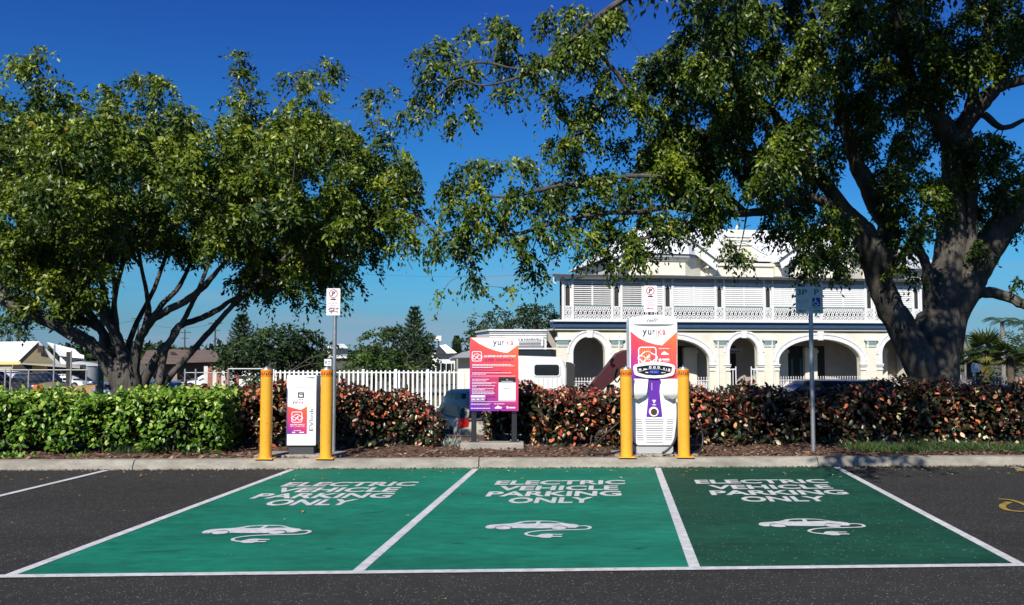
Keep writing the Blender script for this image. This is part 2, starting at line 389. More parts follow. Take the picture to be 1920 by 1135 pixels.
# car with a plug, traced in the middle bay and shifted to the others
def C5(cx, cy):                               # crop pixels -> ground
    g = G(880+cx/4.571, 870+cy/4.571, 0); return (g.x-SK*g.y, g.y)
body = [(135,553),(146,540),(175,531),(215,527),(290,523),(345,520),(400,511),(440,502),(500,497),(560,495),(640,495),(700,497),(750,502),(800,513),(850,520),(900,524),(935,531),(938,545),(905,556),(845,556),(838,548),(815,540),(770,536),(735,539),(708,549),(692,560),(600,560),(480,560),(372,558),(360,548),(330,540),(290,537),(250,541),(225,550),(212,562),(160,563)]
for i in range(3):
    off = [-2.54, 0, 2.56][i]; a = Art()
    pts = [C5(*p) for p in body]
    a.poly(pts)
    for wx in (292, 768):
        a.poly([C5(wx+66*math.cos(t), 556+14*math.sin(t)) for t in np.linspace(0, 2*math.pi, 24, endpoint=False)])
    cab = [(930,541),(985,540),(1022,545),(1036,554),(1020,565),(970,571),(860,574),(740,576),(640,580),(560,587),(505,597),(484,607),(500,619),(545,627),(600,632)]
    L1 = [C5(*p) for p in cab]; a.ribbon(smooth(L1, 4).tolist(), .032)
    a.poly([C5(*p) for p in [(575,626),(620,611),(680,607),(714,610),(716,636),(690,643),(630,643),(590,636)]])
    a.poly([C5(*p) for p in [(714,611),(798,611),(800,618),(714,618)]])
    a.poly([C5(*p) for p in [(714,628),(796,628),(794,636),(714,636)]])
    o = a.build('car_symbol', paint_w, lambda x, y, z: (x+off+SK*y, y+KS*off+[-.12,0,.02][i], .0088+z), car_park, step=.0003)
    a = Art()
    for q in ([(425,521),(470,508),(520,504),(577,503),(566,519),(500,521)], [(603,520),(614,503),(700,503),(760,511),(790,516),(720,517)]):
        a.poly([C5(*p) for p in q])
    a.build('window_gap', green_b if i == 2 else green_a, lambda x, y, z: (x+off+SK*y, y+KS*off+[-.12,0,.02][i], .0102+z), o, step=.0002)
# scuffs and drips on the painted bays
sc_m = M('tyre_scuff', (.010,.10,.066), .8, spec=.2, var=.3, vscale=12)
for (px, py, l_, w_, a_) in ((700,962,.22,.02,.5),(505,964,.12,.015,.6),(300,1035,.3,.02,.1),(860,1020,.10,.05,.2),(1130,940,.16,.03,0),(1200,1030,.12,.05,.4),(980,1045,.2,.015,.2),(1380,1010,.14,.05,.1),(1600,985,.10,.04,.3),(1480,1040,.22,.02,.1),(620,1030,.07,.05,0),(1060,905,.2,.012,0)):
    g = G(px, py, 0); n_ = 14; rr = random.Random(int(px)); l_ *= .6; w_ *= .4
    Art().poly([(g.x+l_*math.cos(q)*rr.uniform(.75,1.1)*math.cos(a_)-w_*math.sin(q)*math.sin(a_), g.y+l_*math.cos(q)*math.sin(a_)+w_*math.sin(q)*rr.uniform(.7,1.2)) for q in np.linspace(0, 2*math.pi, n_, endpoint=False)]).build('paint_scuff', sc_m, lambda x, y, z: (x, y, .0062), car_park)
yel = M('road_paint_yellow', (.42,.27,.045), .7, var=.5, vscale=10, bump=.3, bscale=100)
a = Art()
def Y8(px, py): g = G(px, py, 0); return (g.x, g.y)
a.ribbon(smooth([Y8(*p) for p in [(1872,937),(1895,939),(1915,945),(1932,952),(1960,957),(1990,958)]], 4).tolist(), .055)
a.ribbon(smooth([Y8(*p) for p in [(1893,943),(1880,949),(1884,956),(1903,960),(1935,960),(1965,955)]], 5).tolist(), .065)
a.build('wheelchair_symbol', yel, lambda x, y, z: (x, y, .0088+z), car_park)
Art().poly([Y8(*p) for p in [(1902,880),(1960,884),(1960,889),(1906,884)]]).build('faded_arrow', yel, lambda x, y, z: (x, y, .0088+z), car_park)
# kerb in cast lengths, with open joints
conc = M('kerb_concrete', (.36,.33,.27), .9, var=.35, vscale=3.5, bump=.5, bscale=60, speck=(.2,.18,.14), speck_scale=70, speck_pos=.85, vdetail=8, stretch=(1,1,3), big=.3, big_scale=2.5)
kerb = tag(obj('kerb', None), kind='structure')
joints = [-30, -20.5, -15.5, -10.4, -5.19, -.46, 4.3, 9.1, 14.2, 19.5, 29]
for j0, j1 in zip(joints[:-1], joints[1:]):
    m_ = MB(); prof = [(0,-.05),(0,.012),(.012,.035),(.05,.105),(.07,.124),(.10,.131),(.20,.131),(.20,-.05)]
    n = max(2, int((j1-j0)/.25)); vs = []; fs = []
    for i in range(n+1):
        x = j0+.007+(j1-j0-.014)*i/n
        wob = [random.uniform(-.003,.003) for _ in prof]
        for (d_, z_), q in zip(prof, wob): vs.append((x, ky(x)+d_+q, z_+q*.6))
    k = len(prof)
    for i in range(n):
        for q in range(k-1): fs.append((i*k+q, (i+1)*k+q, (i+1)*k+q+1, i*k+q+1))
    fs.append(tuple(range(k))); fs.append(tuple(range(n*k, n*k+k))[::-1])
    m_.add(vs, fs); m_.build('kerb_length', conc, kerb)
# dark grit caught along the foot of the kerb
gv = MB()
for _ in range(1500):
    x = random.uniform(-9, 9); y = ky(x)-abs(random.gauss(0,.018))-.002; s_ = random.uniform(.004,.013)
    gv.add([(x-s_,y,.009),(x,y-s_*.7,.010),(x+s_,y,.0095),(x,y+s_*.5,.018*random.random()+.01)], [(0,1,3),(1,2,3),(0,1,2)])
tag(gv.build('gutter_grit', M('grit', (.06,.05,.035), .95)), 'dark grit and moss lying along the foot of the kerb', 'grit', kind='stuff')
# garden bed behind the kerb (mulch), then a grass bank down to the street beyond
mulch = M('mulch_soil', (.16,.085,.05), .95, col2=(.06,.035,.022), vscale=22, bump=1, bscale=70, speck=(.34,.22,.15), speck_scale=90, speck_pos=.82)
def zb(y):                                   # ground height beyond the bed
    pts = [(11.9,.118),(15.3,.105),(16.8,-.55),(18,-.9),(35,-.95),(50,-1.15),(60,-1.5),(93,-2.5),(150,-3),(4000,-3)]
    for (a_, b_), (c_, d_) in zip(pts[:-1], pts[1:]):
        if y <= c_: return b_+(d_-b_)*max(0, y-a_)/(c_-a_)
    return -3
m_ = MB(); nx, ny = 260, 26
xs = [-26+52*i/nx for i in range(nx+1)]
for j in range(ny+1):
    for x in xs:
        y = ky(x)+.19+(3.4)*j/ny
        m_.v.append((x, y, .108+ .02*min(1, j/3)*(math.sin(x*3.1+y*5)+math.sin(x*7.7-y*3)+random.uniform(-.8,.8))*.6))
for j in range(ny):
    for i in range(nx): q = j*(nx+1)+i; m_.f.append((q, q+1, q+nx+2, q+nx+1)); m_.m.append(0)
tag(m_.build('garden_bed', mulch, smooth=True), kind='structure')
street = M('street_asphalt', (.07,.07,.07), .9, var=.3, vscale=.8, bump=.2, bscale=60)
dry = M('dry_ground', (.13,.105,.06), .95, col2=(.06,.07,.025), vscale=.35, bump=.4, bscale=8, vdetail=9)
grassm = M('bank_grass', (.05,.075,.02), .95, col2=(.09,.075,.035), vscale=1.2, bump=.6, bscale=25)
def strip(name, y0, y1, x0, x1, dz, mat, n=1, sl=KS):
    ys = sorted({y0, y1, *[y for y in (15.3,16.8,18,35,50,60,93,150) if y0 < y < y1]})
    me = bpy.data.meshes.new(name)
    me.from_pydata([p for y in ys for p in ((x0, y+sl*x0*(y < 19), zb(y)+dz), (x1, y+sl*x1*(y < 19), zb(y)+dz))], [],
                   [(2*i, 2*i+1, 2*i+3, 2*i+2) for i in range(len(ys)-1)]); me.materials.append(mat)
    return tag(obj(name, me), kind='structure')
strip('grass_bank', 15.28, 18.6, -90, 90, 0, grassm)
strip('street', 18.3, 48.5, -140, 140, .0, street)
strip('ground', 48.4, 4000, -3000, 3000, -.06, dry)
strip('far_yard', 62, 82, -60, 4, .02, M('gravel_yard', (.22,.19,.15), .95, var=.3, vscale=1))
strip('grass_verge', 33.2, 48, -60, 1.2, .03, M('verge_grass', (.09,.095,.03), .95, col2=(.2,.15,.07), vscale=.6, bump=.6, bscale=12))
# mulch chips
N = 9000
m_ = MB(); chipm = [M('chip_brown', (.20,.10,.06), .9), M('chip_pale', (.36,.25,.17), .9), M('chip_dark', (.07,.04,.028), .9)]
for _ in range(N):
    x = random.uniform(-9.5, 9.5); y = ky(x)+.21+random.random()**1.3*1.9; l = random.uniform(.012,.045); wd = l*random.uniform(.25,.5)
    a_ = random.uniform(0, math.pi); z = .125+random.uniform(-.004,.02); t_ = random.uniform(-.4,.4)
    ca, sa = math.cos(a_), math.sin(a_); m_.cur = random.choices((0,1,2),(5,1.6,4))[0]
    p = [(-l,-wd,0),(l,-wd,0),(l*.8,wd,0),(-l*.9,wd*.8,0)]
    m_.add([(x+q[0]*ca-q[1]*sa, y+q[0]*sa+q[1]*ca, z+q[0]*t_+(.004 if i > 1 else 0)) for i, q in enumerate(p)], [(0,1,2,3)])
tag(m_.build('mulch_chips', chipm), 'loose brown bark chips covering the garden bed behind the kerb', 'mulch', kind='stuff')
# fallen leaves on the car park
m_ = MB(); flm = [M('fallen_leaf_yellow', (.62,.36,.05), .7), M('fallen_leaf_brown', (.30,.12,.04), .8), M('fallen_leaf_pale', (.55,.50,.30), .7)]
def fallen(x, y, l, z=.012):
    a_ = random.uniform(0, 6.28); ca, sa = math.cos(a_), math.sin(a_); m_.cur = random.choices((0,1,2),(4,3,2))[0]
    p = [(-l,0,0),(-l*.2,-l*.35,.3*l),(l,0,.15*l),(-l*.1,l*.35,.3*l)]
    m_.add([(x+q[0]*ca-q[1]*sa, y+q[0]*sa+q[1]*ca, z+q[2]) for q in p], [(0,1,2),(0,2,3)])
for _ in range(330):
    x = random.uniform(-8.5, 9); fallen(x, ky(x)-random.random()**3*1.0-.03, random.uniform(.015,.035))
for _ in range(110): 
    x = random.uniform(4.7, 7.5); fallen(x, ky(x)-random.random()**2*.35-.03, random.uniform(.012,.025))
for _ in range(60): fallen(random.uniform(-6,8), random.uniform(5,11.5), random.uniform(.008,.02))
for q in ((568,962),(980,900),(1163,898),(1410,884)): g = G(*q); fallen(g.x, g.y, .04)
tag(m_.build('fallen_leaves', flm), 'small dry yellow and brown leaves scattered on the asphalt and green paint', 'leaves', kind='stuff')
# ------------------------------------------------------------------ bollards, chargers, signs
yellow = M('bollard_yellow', (.90,.42,.03), .42, var=.12, vscale=5, big=.10, big_scale=4, coat=.25, stretch=(1,1,.3), bump=.05, bscale=30)
steel = M('galvanised_steel', (.42,.43,.44), .45, metal=.7, var=.25, vscale=14)
black = M('black_plastic', (.012,.012,.013), .45)
darkm = M('dark_metal', (.02,.022,.026), .5, metal=.3)
white = M('white_paint', (.84,.85,.86), .3, coat=.3)
whitesign = M('white_sign', (.74,.75,.76), .4)
ink = M('black_ink', (.012,.012,.015), .5); redink = M('red_ink', (.45,.02,.03), .5)
whiteink = M('white_ink', (.82,.82,.84), .45); pinkink = M('pink_ink', (.75,.42,.45), .45)
orange = M('reflective_orange', (.80,.22,.01), .35, var=.2, vscale=20)
pad = M('concrete_pad', (.34,.31,.26), .9, var=.25, vscale=5, bump=.4, bscale=60)
def bolt_set(r, parent, z, rad=.012):
    for k in range(4):
        a = R(45+90*k); MB().cyl(r*math.cos(a), r*math.sin(a), z, z+.022, rad, 6).build('bolt', steel, parent)
bl = [(499,859,'yellow steel bollard at the left end, on the garden side of the white wall charger'),
      (612,858,'yellow steel bollard with a small white placard on top, right of the narrow white charger'),
      (1174.5,856,'yellow steel bollard on the left side of the tall fast charger'),
      (1282,856,'yellow steel bollard on the right side of the tall fast charger')]
bl[0] = (499,859,'yellow steel bollard at the far left, standing left of the narrow white charger')
for i, (px, py, lab) in enumerate(bl):
    g = G(px, py, .131); y = ky(g.x)+.155
    g = P(px, 800, y)
    t = thing('bollard', lab, 'bollard', (g.x, y, .131), 0, 'yellow bollards guarding the chargers')
    MB().cyl(0,0,.012,1.235,.083,36).build('post', yellow, t, smooth=True, bevel=.004)
    MB().cbox(-.125,.125,-.125,.125,0,.014,.004).build('base_plate', yellow, t)
    a = Art(); rr = random.Random(i+3)
    for _ in range(9):
        c0 = rr.uniform(-150,-30); z0_ = rr.choice((rr.uniform(.03,.16), rr.uniform(.2,1.05))); s0 = rr.uniform(.5,1.0)
        a.poly([(c0+rr.uniform(2,6)*s0*math.cos(q), z0_+rr.uniform(.004,.018)*s0*math.sin(q)) for q in np.linspace(0,6.28,9,endpoint=False)])
    o = a.build('scuff', M('bollard_grime', (.34,.17,.03), .8), lambda x, y_, z: ((.0833+z)*math.cos(R(x)), (.0833+z)*math.sin(R(x)), y_), t, step=.0001); o['kind'] = 'stuff'
    MB().cyl(0,0,1.135,1.225,.0845,36).build('reflective_band', orange, t, smooth=True)
    a = Art()
    for k in range(5):
        c0 = -90+ (k-2)*42+12
        def q(dx_, dz_, c0=c0): return (c0+dx_, dz_)
        a.poly([q(-7,-.022), q(7,-.022), q(0,.024)])
        a.poly([q(12,-.020), q(20,-.020), q(28,.020), q(20,.020)])
    a.build('band_triangle_marks', ink, lambda x, y_, z: (.0852*math.cos(R(x)), .0852*math.sin(R(x)), 1.18+y_), t, step=0)
    MB().lathe([(.083,1.235),(.08,1.243),(.055,1.248),(.052,1.262),(.0,1.264)],24).build('cap', steel, t, smooth=True)
    MB().cyl(0,0,1.262,1.285,.012,8).build('cap_bolt', steel, t)
    bolt_set(.145, t, .014)
    if i == 1:
        pl = tag(obj('placard', None, None, (g.x-.0, y+.02, 1.395)), 'little white placard with grey print standing on a bollard top', 'placard')
        MB().cbox(-.045,.055,-.002,.002,.02,.115,.001).build('plate', whitesign, pl)
        MB().box(-.004,.012,.002,.008,0,.02).build('bracket', steel, pl)
        a = Art(); a.rect(-.035,-.005,.05,.09); a.rect(.008,.044,.07,.09); a.rect(.008,.044,.04,.055)
        a.build('print', M('grey_ink', (.25,.25,.27), .5), lambda x, y_, z: (x, -.0024-z, y_), pl)
# ---------- concrete pads
MB().cbox(-.62,.62,-.24,.28,-.05,.016,.01).build('concrete_pad', pad, None, (P(566,800,12.45).x, 12.45-.02, .131))
bpy.data.objects['concrete_pad'].update_tag(); tag(bpy.data.objects['concrete_pad'], 'pale concrete pad under the narrow white charger', 'concrete pad')
tag(MB().cbox(-.60,.60,-.22,.32,-.05,.014,.01).build('concrete_pad', pad, None, (P(1228,800,12.45).x, 12.5, .131)), 'pale concrete pad under the tall fast charger', 'concrete pad')
# ---------- shared art pieces
def yurika(a, x0, z0, h, k1, k2, k3):
    """wordmark: dark y u r, then an upside-down i, then k a"""
    a.cur = k1; a.text('y', x0, x0+h*.78, z0-h*.33, z0+h*.8, bold=.012)
    a.text('u', x0+h*.92, x0+h*1.52, z0, z0+h*.8, bold=.012)
    a.text('r', x0+h*1.74, x0+h*2.10, z0, z0+h*.8, bold=.012)
    a.cur = k2; a.rect(x0+h*2.28, x0+h*2.40, z0+.0, z0+h*.8); a.disc(x0+h*2.34, z0-h*.2, h*.08, n=10)
    a.cur = k3; a.rect(x0+h*2.64, x0+h*2.76, z0-h*.33, z0+h*.8)
    a.ribbon([(x0+h*3.18,z0+h*.8),(x0+h*2.78,z0+h*.42),(x0+h*3.22,z0)], h*.13)
    a.text('a', x0+h*3.38, x0+h*3.94, z0, z0+h*.8, bold=.012)
def ev_icon(a, cx, cz, s, w):
    a.ribbon(rrect(cx-s, cx+s, cz-s*1.02, cz+s*1.02, s*.3), w, True)
    car = smooth([(-1.05,-.05),(-.75,.1),(-.35,.48),(.2,.55),(.55,.3),(1.0,.12),(1.15,-.1),(1.1,-.38),(.85,-.38),(.7,-.6),(.4,-.6),(.25,-.38),(-.2,-.38),(-.35,-.6),(-.68,-.6),(-.82,-.38),(-1.08,-.34),(-1.05,-.05)], 3)[:-1]
    a.ribbon([(cx+x*s*.98, cz+z*s*.98) for x, z in car], w*.95, True)
    a.ribbon([(cx+x*s, cz+z*s) for x, z in smooth([(-.95,-.0),(-.5,.0),(-.2,-.22),(.0,-.15)], 4)], w*.7)
    a.poly([(cx+x*s, cz+z*s) for x, z in [(-.1,-.18),(.05,-.25),(.25,-.12),(.4,.12),(.2,.22),(-.02,.02)]])
def lines(a, x0, x1, z, h, seed=0, gap=.02):
    """a line of print too small to read: word-length strokes"""
    rr = random.Random(seed+int(z*1e4)); x = x0
    while x < x1-.006:
        l = min(rr.uniform(.012,.045), x1-x); a.rect(x, x+l, z, z+h); x += l+.005
OR = (.80,.13,.035); RD = (.66,.05,.09); MG = (.38,.03,.22); PU = (.10,.02,.36)
STOPS = [(0,PU),(.22,MG),(.5,RD),(.78,(.78,.085,.05)),(1,(.84,.17,.03))]
# ---------- narrow charger
t = thing('wall_charger', 'narrow white charging pillar with a small orange and purple poster, between the two left bollards', 'charger', (P(564.5,800,12.32).x, 12.32, .147))
D0 = 0.0
MB().cbox(-.180,.180,.03,.30,0,.13,.006).build('plinth', M('dark_grey_base', (.045,.05,.055), .5), t)
MB().prism(rrect(-.212,.212,.128,1.13,.008,2), -.005,.035).build('front_cover', white, t)
MB().cbox(-.2,.2,.036,.34,.128,1.12,.01).build('cabinet', M('cabinet_grey', (.36,.36,.36), .45), t)
a = Art()
for z in (1.045,1.0,.955): a.rect(-.13,.13,z,z+.008)
a.build('slot', M('slot_grey', (.45,.46,.48), .5), lambda x, y, z: (x, -.0075-z, y), t)
a = Art(); a.text('EVlink',.118,.175,.335,.665,rot=True)
a.rect(.085,.10,1.09,1.105); a.rect(.11,.185,1.086,1.092); a.rect(.11,.185,1.098,1.103); lines(a,-.055,.03,.782,.007)
a.build('lettering', ink, lambda x, y, z: (x, -.0075-z, y), t)
a = Art(); a.poly(rrect(-.05,.038,.805,.885,.008)); a.cur = 1
a.ribbon([(-.035,.83),(-.025,.865),(.025,.865)],.006); a.rect(-.028,.02,.822,.848)
a.build('card_reader_mark', [ink, whiteink], lambda x, y, z: (x, -.0075-z, y), t)
a = Art(); yurika(a, -.125,.725,.038,0,1,1)
a.build('logo', [ink, M('logo_coral', (.55,.13,.10), .5)], lambda x, y, z: (x, -.0075-z, y), t)
gp = grad_mat('poster_print_small', -.2,.09,.29,.68, STOPS, kx=.3)
a = Art(); a.poly([(-.197,.29),(.085,.29),(.085,.685),(-.005,.632),(-.197,.682)]); a.build('poster', gp, lambda x, y, z: (x, -.008-z, y), t)
a = Art(); ev_icon(a, -.06,.53,.072,.010); a.text('ELECTRIC VEHICLE', -.155,.055,.412,.432, shear=.3, bold=.03); a.text('FAST CHARGING', -.155,.055,.39,.403, shear=.3)
lines(a,-.1,.0,.335,.007); a.rect(-.125,-.08,.305,.32); a.rect(-.02,.045,.305,.32)
a.build('poster_print', whiteink, lambda x, y, z: (x, -.0086-z, y), t)['kind'] = 'stuff'
# ---------- tall fast charger: front outline in metres about its centre, z from its foot
t = thing('fast_charger', 'tall white electric vehicle fast charger with orange and purple front, between the two right bollards', 'charger', (P(1227,800,12.36).x, 12.36, .145))
MB().cbox(-.275,.275,.03,.36,0,.105,.006).build('plinth', M('plinth_grey', (.45,.46,.46), .5, metal=.2), t)
hw = [(.118,.245),(.16,.272),(.24,.295),(.40,.318),(.60,.332),(.85,.340),(1.1,.345),(1.80,.350),(1.93,.347),(1.955,.335)]
top = [(.3,1.962),(.2,1.985),(.1,1.997),(0,2.0)]
right = [(w_, z) for z, w_ in hw]+top; outl = right+[(-x, z) for x, z in right[::-1][1:]]
MB().prism(outl[::-1], 0, .34).build('body', white, t, bevel=.018)
ff = lambda off: (lambda x, y, z: (x, -off-z, y))
gm = grad_mat('charger_print', -.35,.35,1.08,1.8, [(0,PU),(.2,MG),(.42,RD),(.7,(.80,.11,.06)),(1,(.86,.20,.03))], kx=.45)
FW = .338
a = Art(); a.poly([(-.332,1.08),(.332,1.08),(.336,1.755),(.12,1.56),(.02,1.575),(-.1,1.61),(-.22,1.67),(-.336,1.765)]); a.build('printed_panel', gm, ff(.004), t)
a = Art(); a.poly([(x, z) for x, z in [(-.165,1.085),(.165,1.085),(.12,1.06),(.088,1.0),(.078,.9),(.095,.72),(.115,.545),(.108,.53),(-.108,.53),(-.115,.545),(-.095,.72),(-.078,.9),(-.088,1.0),(-.12,1.06)]])
a.build('purple_spine', M('purple_print', (.12,.025,.33), .35, coat=.3), ff(.0045), t)
a = Art(); a.poly([(.295*math.cos(x), 1.865+ (.028 if math.sin(x) < 0 else .003)*math.sin(x)) for x in np.linspace(0, 2*math.pi, 32, endpoint=False)])
a.build('handle_slot', M('slot_dark', (.16,.17,.17), .6), ff(.004), t)
a = Art(); a.text('Veefil', -.10,.05,1.895,1.955, shear=.25); a.text('RT', .055,.085,1.93,1.95)
a.build('maker_lettering', M('grey_lettering', (.10,.10,.10), .5), ff(.004), t)
a = Art(); yurika(a, -.162,1.715,.085,0,1,1)
a.build('logo', [ink, M('logo_coral')], ff(.0045), t)
a = Art(); ev_icon(a, -.093,1.405,.125,.015)
lines(a,.075,.225,1.51,.009,3)
a.poly([(.105,1.425),(.215,1.425),(.215,1.44),(.19,1.45),(.155,1.475),(.13,1.465),(.105,1.44)])
a.disc(.09,1.35,.022,n=10); a.rect(.12,.225,1.352,1.368); a.rect(.13,.225,1.332,1.340)
a.text('www.yurika.com.au', -.3405,-.325,1.42,1.72, rot=True); a.text('FAST CHARGER', .325,.336,1.15,1.42, rot=True)
a.build('white_print', whiteink, ff(.0055), t)['kind'] = 'stuff'
a = Art()
for k in range(6): a.rect(-.193+k*.0265,-.193+k*.0265+.014,1.30,1.515)
a.build('icon_stripes', M('icon_orange', (.78,.25,.03), .4), ff(.0048), t)
# display
scr = [(-.305,1.235),(-.29,1.275),(-.2,1.305),(-.08,1.322),(0,1.325),(.08,1.322),(.2,1.305),(.29,1.275),(.305,1.235),(.29,1.15),(.27,1.125),(.12,1.09),(0,1.082),(-.12,1.09),(-.27,1.125),(-.29,1.15)]
MB().prism(scr, -.045,.0).build('display_hood', white, t, bevel=.010)
a = Art(); a.poly([(-.255,1.25),(-.12,1.272),(0,1.276),(.12,1.272),(.255,1.25),(.242,1.17),(.12,1.135),(0,1.128),(-.12,1.135),(-.242,1.17)])
dsp = a.build('display', M('display_black', (.012,.013,.016), .12), ff(.047), t)
a = Art(); a.poly([(-.07,1.155),(.07,1.155),(.07,1.195),(.06,1.205),(-.06,1.205),(-.07,1.195)])
a.build('screen', M('screen_blue', (.02,.05,.36), .2), ff(.0475), dsp)
a = Art()
for x in (-.06,.0,.06): a.ring(x,1.245,.013,.009)
a.ribbon([(-.245,1.175),(-.08,1.222),(.08,1.222),(.245,1.175)],.004)
a.rect(-.225,-.19,1.20,1.225); a.rect(-.16,-.11,1.21,1.225); a.rect(.13,.145,1.21,1.24); a.rect(.17,.178,1.20,1.23); a.rect(.2,.225,1.195,1.225)
a.rect(-.13,-.09,1.165,1.177); a.ribbon([(.16,1.168),(.1,1.168)],.007); a.poly([(.095,1.168),(.112,1.178),(.112,1.158)])
a.ribbon([(-.06,1.178),(-.02,1.178)],.003); a.ribbon([(-.01,1.175),(.04,1.175)],.003)
a.build('display_print', whiteink, ff(.0482), dsp)
# holsters
for s in (-1, 1):
    m_ = MB(); rings = []
    prof = [(1.075,.0,.075,.34),(1.06,-.05,.09,.335),(.98,-.105,.105,.34),(.90,-.115,.115,.342),(.85,-.10,.125,.34),(.80,-.05,.17,.335),(.785,.0,.21,.33)]
    vs = []; 
    for z, y_, xi, xo in prof: vs += [(s*xi, 0.0, z-(.0)), (s*xi, y_*.8, z), (s*(xi*.55+xo*.45), y_, z), (s*xo, y_*.85, z), (s*(xo+.004), .03, z)]
    fs = [(i*5+j, i*5+j+1, (i+1)*5+j+1, (i+1)*5+j) if s < 0 else (i*5+j, (i+1)*5+j, (i+1)*5+j+1, i*5+j+1) for i in range(6) for j in range(4)]
    m_.add(vs, fs); h_ = m_.build('connector_holster', white, t, smooth=True)
    MB().prism([(s*.135,.845),(s*.335,.865),(s*.325,.815),(s*.25,.78)] if s < 0 else [(s*.25,.78),(s*.325,.815),(s*.335,.865),(s*.135,.845)], -.085,.0).build('lower_lip', M('holster_grey', (.30,.31,.32), .5), h_, bevel=.006)
MB().tube([(.0,.0,0),(.0,-.022,0)], [.073,.066], 28).build('socket_ring', white, t, (-.008,0,.605), smooth=True)
MB().tube([(.0,.0,0),(.0,-.006,0)], [.048,.046], 24).build('socket', M('socket_bronze', (.20,.13,.08), .3, metal=.8), t, (-.008,-.0222,.605))
a = Art(); a.poly([(-.03,.775),(.024,.775),(.0,.72)]); a.cur = 1; a.poly([(-.012,.765),(.008,.765),(-.001,.745)]); a.cur = 0; a.rect(-.03,.024,.70,.71)
for z, l in ((1.0,.02),(.955,.03),(.925,.012)): a.rect(-.035,-.03,z-l,z+l)
a.build('spine_print', [whiteink, M('purple_print')], ff(.0055), t)
# seams and vents
for s in (-1,1): a = Art().ribbon([(s*x, z) for x, z in smooth([(.175,.52),(.155,.40),(.135,.28),(.12,.14)],3)], .006); a.build('seam', M('seam_grey', (.35,.36,.37), .5), ff(.003), t)
vm = M('vent_dark', (.13,.135,.14), .7)
for k in range(11):
    z = .50-.033*k; f = k/10
    for x0, x1 in ((-.278+.03*f*.9,-.185+.04*f),(-.135+.02*f,.135-.02*f),(.185-.04*f,.278-.03*f*.9)):
        if f > .95 and abs(x0+x1) > .1: continue
        m_ = MB(); m_.cbox(x0,x1,-.0035,.0,z-.0055,z+.0055,.002); m_.build('vent_slot', vm, t)
# cables: right one hangs from the holster and curls to the foot; left and right loops lie on the mulch
rub = M('rubber_cable', (.010,.010,.011), .45)
MB().tube([(.315,-.03,.89),(.318,-.05,.80),(.322,-.06,.74)], [.022,.026,.02], 10).build('connector_grip', M('connector_grey', (.5,.5,.5), .5), t, smooth=True)
MB().tube([Vector(p) for p in smooth([(.322,-.06,.75),(.325,-.085,.55),(.312,-.10,.36),(.27,-.12,.21),(.19,-.13,.10),(.12,-.13,.045),(.09,-.12,.03)],6)], .018, 10).build('charging_cable', rub, t, smooth=True)
MB().tube([Vector(p) for p in smooth([(.34,.1,1.05),(.39,.08,1.2),(.42,.1,1.1),(.50,.16,.80),(.60,.2,.60),(.70,.22,.42),(.74,.2,.22),(.70,.14,.07),(.58,.08,.015),(.42,.04,.01),(.3,.0,.02)],6)], .017, 10).build('charging_cable', rub, t, smooth=True)
MB().tube([Vector(p) for p in smooth([(-.34,.2,.55),(-.44,.3,.45),(-.62,.3,.30),(-.80,.22,.14),(-.93,.12,.0),(-.88,.03,-.005),(-.7,-.02,.0),(-.5,.05,.03),(-.38,.05,.05)],6)], .013, 8).build('charging_cable', rub, t, smooth=True)
# ---------- information board
YB = 13.35; bx = P(926.5,700,YB).x
t = thing('information_board', 'orange to purple notice board about the electric highway, on two dark posts', 'sign', (bx, YB, .131+.078))
z0 = P(926,771,YB).z-.209; z1 = P(926,633,YB).z-.209; hwB = .3785
MB().box(-hwB,hwB,0,.02,z0,z1).build('panel', M('panel_edge', (.25,.03,.08), .4), t)
for s in (-1,1):
    MB().cbox(-.04,.04,.021,.06,0,z1-.02,.003).build('post', darkm, t, (s*.315,0,0))
    MB().cbox(-.075,.075,-.0,.09,0,.012,.002).build('foot_plate', darkm, t, (s*.315,0,0))
    for q in (-.055,.055): MB().cyl(s*.315+q,.02,.012,.04,.01,6).build('bolt', steel, t)
def bb(cx, cy): return (-hwB+(cx-52)/456*2*hwB, z0+(745-cy)/680*(z1-z0))
gb = grad_mat('board_print', -hwB,hwB,z0,z1, [(0,PU),(.15,(.22,.025,.30)),(.35,(.45,.035,.16)),(.6,(.72,.06,.07)),(1,(.84,.17,.03))], kx=.3)
a = Art(); a.rect(-hwB,hwB,z0,z1); a.build('printed_face', gb, ff(.002), t)
a = Art(); a.poly([bb(*p) for p in [(60,68),(506,68),(507,135),(405,208),(360,203),(290,186),(220,162),(140,123)]][::-1])
a.build('white_area', whiteink, ff(.0028), t)
a = Art(); x0, y0 = bb(322,482); x1, y1 = bb(482,648); a.poly([(x0,y1),(x1,y1),(x1,y0),(x0,y0)])
a.build('pinned_notice', whiteink, ff(.0028), t)
a = Art(); x0, z_ = bb(268,137); yurika(a, x0, z_, .0815,0,1,1); 
a.build('logo', [ink, M('logo_coral')], ff(.0036), t)
a = Art(); c_ = bb(117,240); ev_icon(a, c_[0], c_[1], .072,.010)
p, q = bb(182,250), bb(487,230); a.text('QUEENSLAND ELECTRIC', p[0], q[0], p[1], q[1], shear=.3, bold=.035)
for cy, xe in ((316,440),(328,470),(343,265)): p = bb(75,cy+3); lines(a, p[0], bb(xe,0)[0], p[1], .009, 1)
for cy, xe in ((392,440),(404,205),(452,232),(466,212),(483,300),(493,255),(509,290),(520,115),(536,280),(547,190),(560,275),(575,290),(584,280)): p = bb(75,cy+2); lines(a, p[0], bb(xe,0)[0], p[1], .007, 2)
for cy in (421,655): p = bb(66,cy); a.rect(p[0], bb(482,0)[0], p[1]-.002, p[1]+.002)
a.ribbon([bb(*p) for p in [(67,600),(197,600),(197,642),(67,642)]], .005, True); p = bb(67,612); a.rect(p[0],bb(197,0)[0],p[1],bb(0,601)[1])
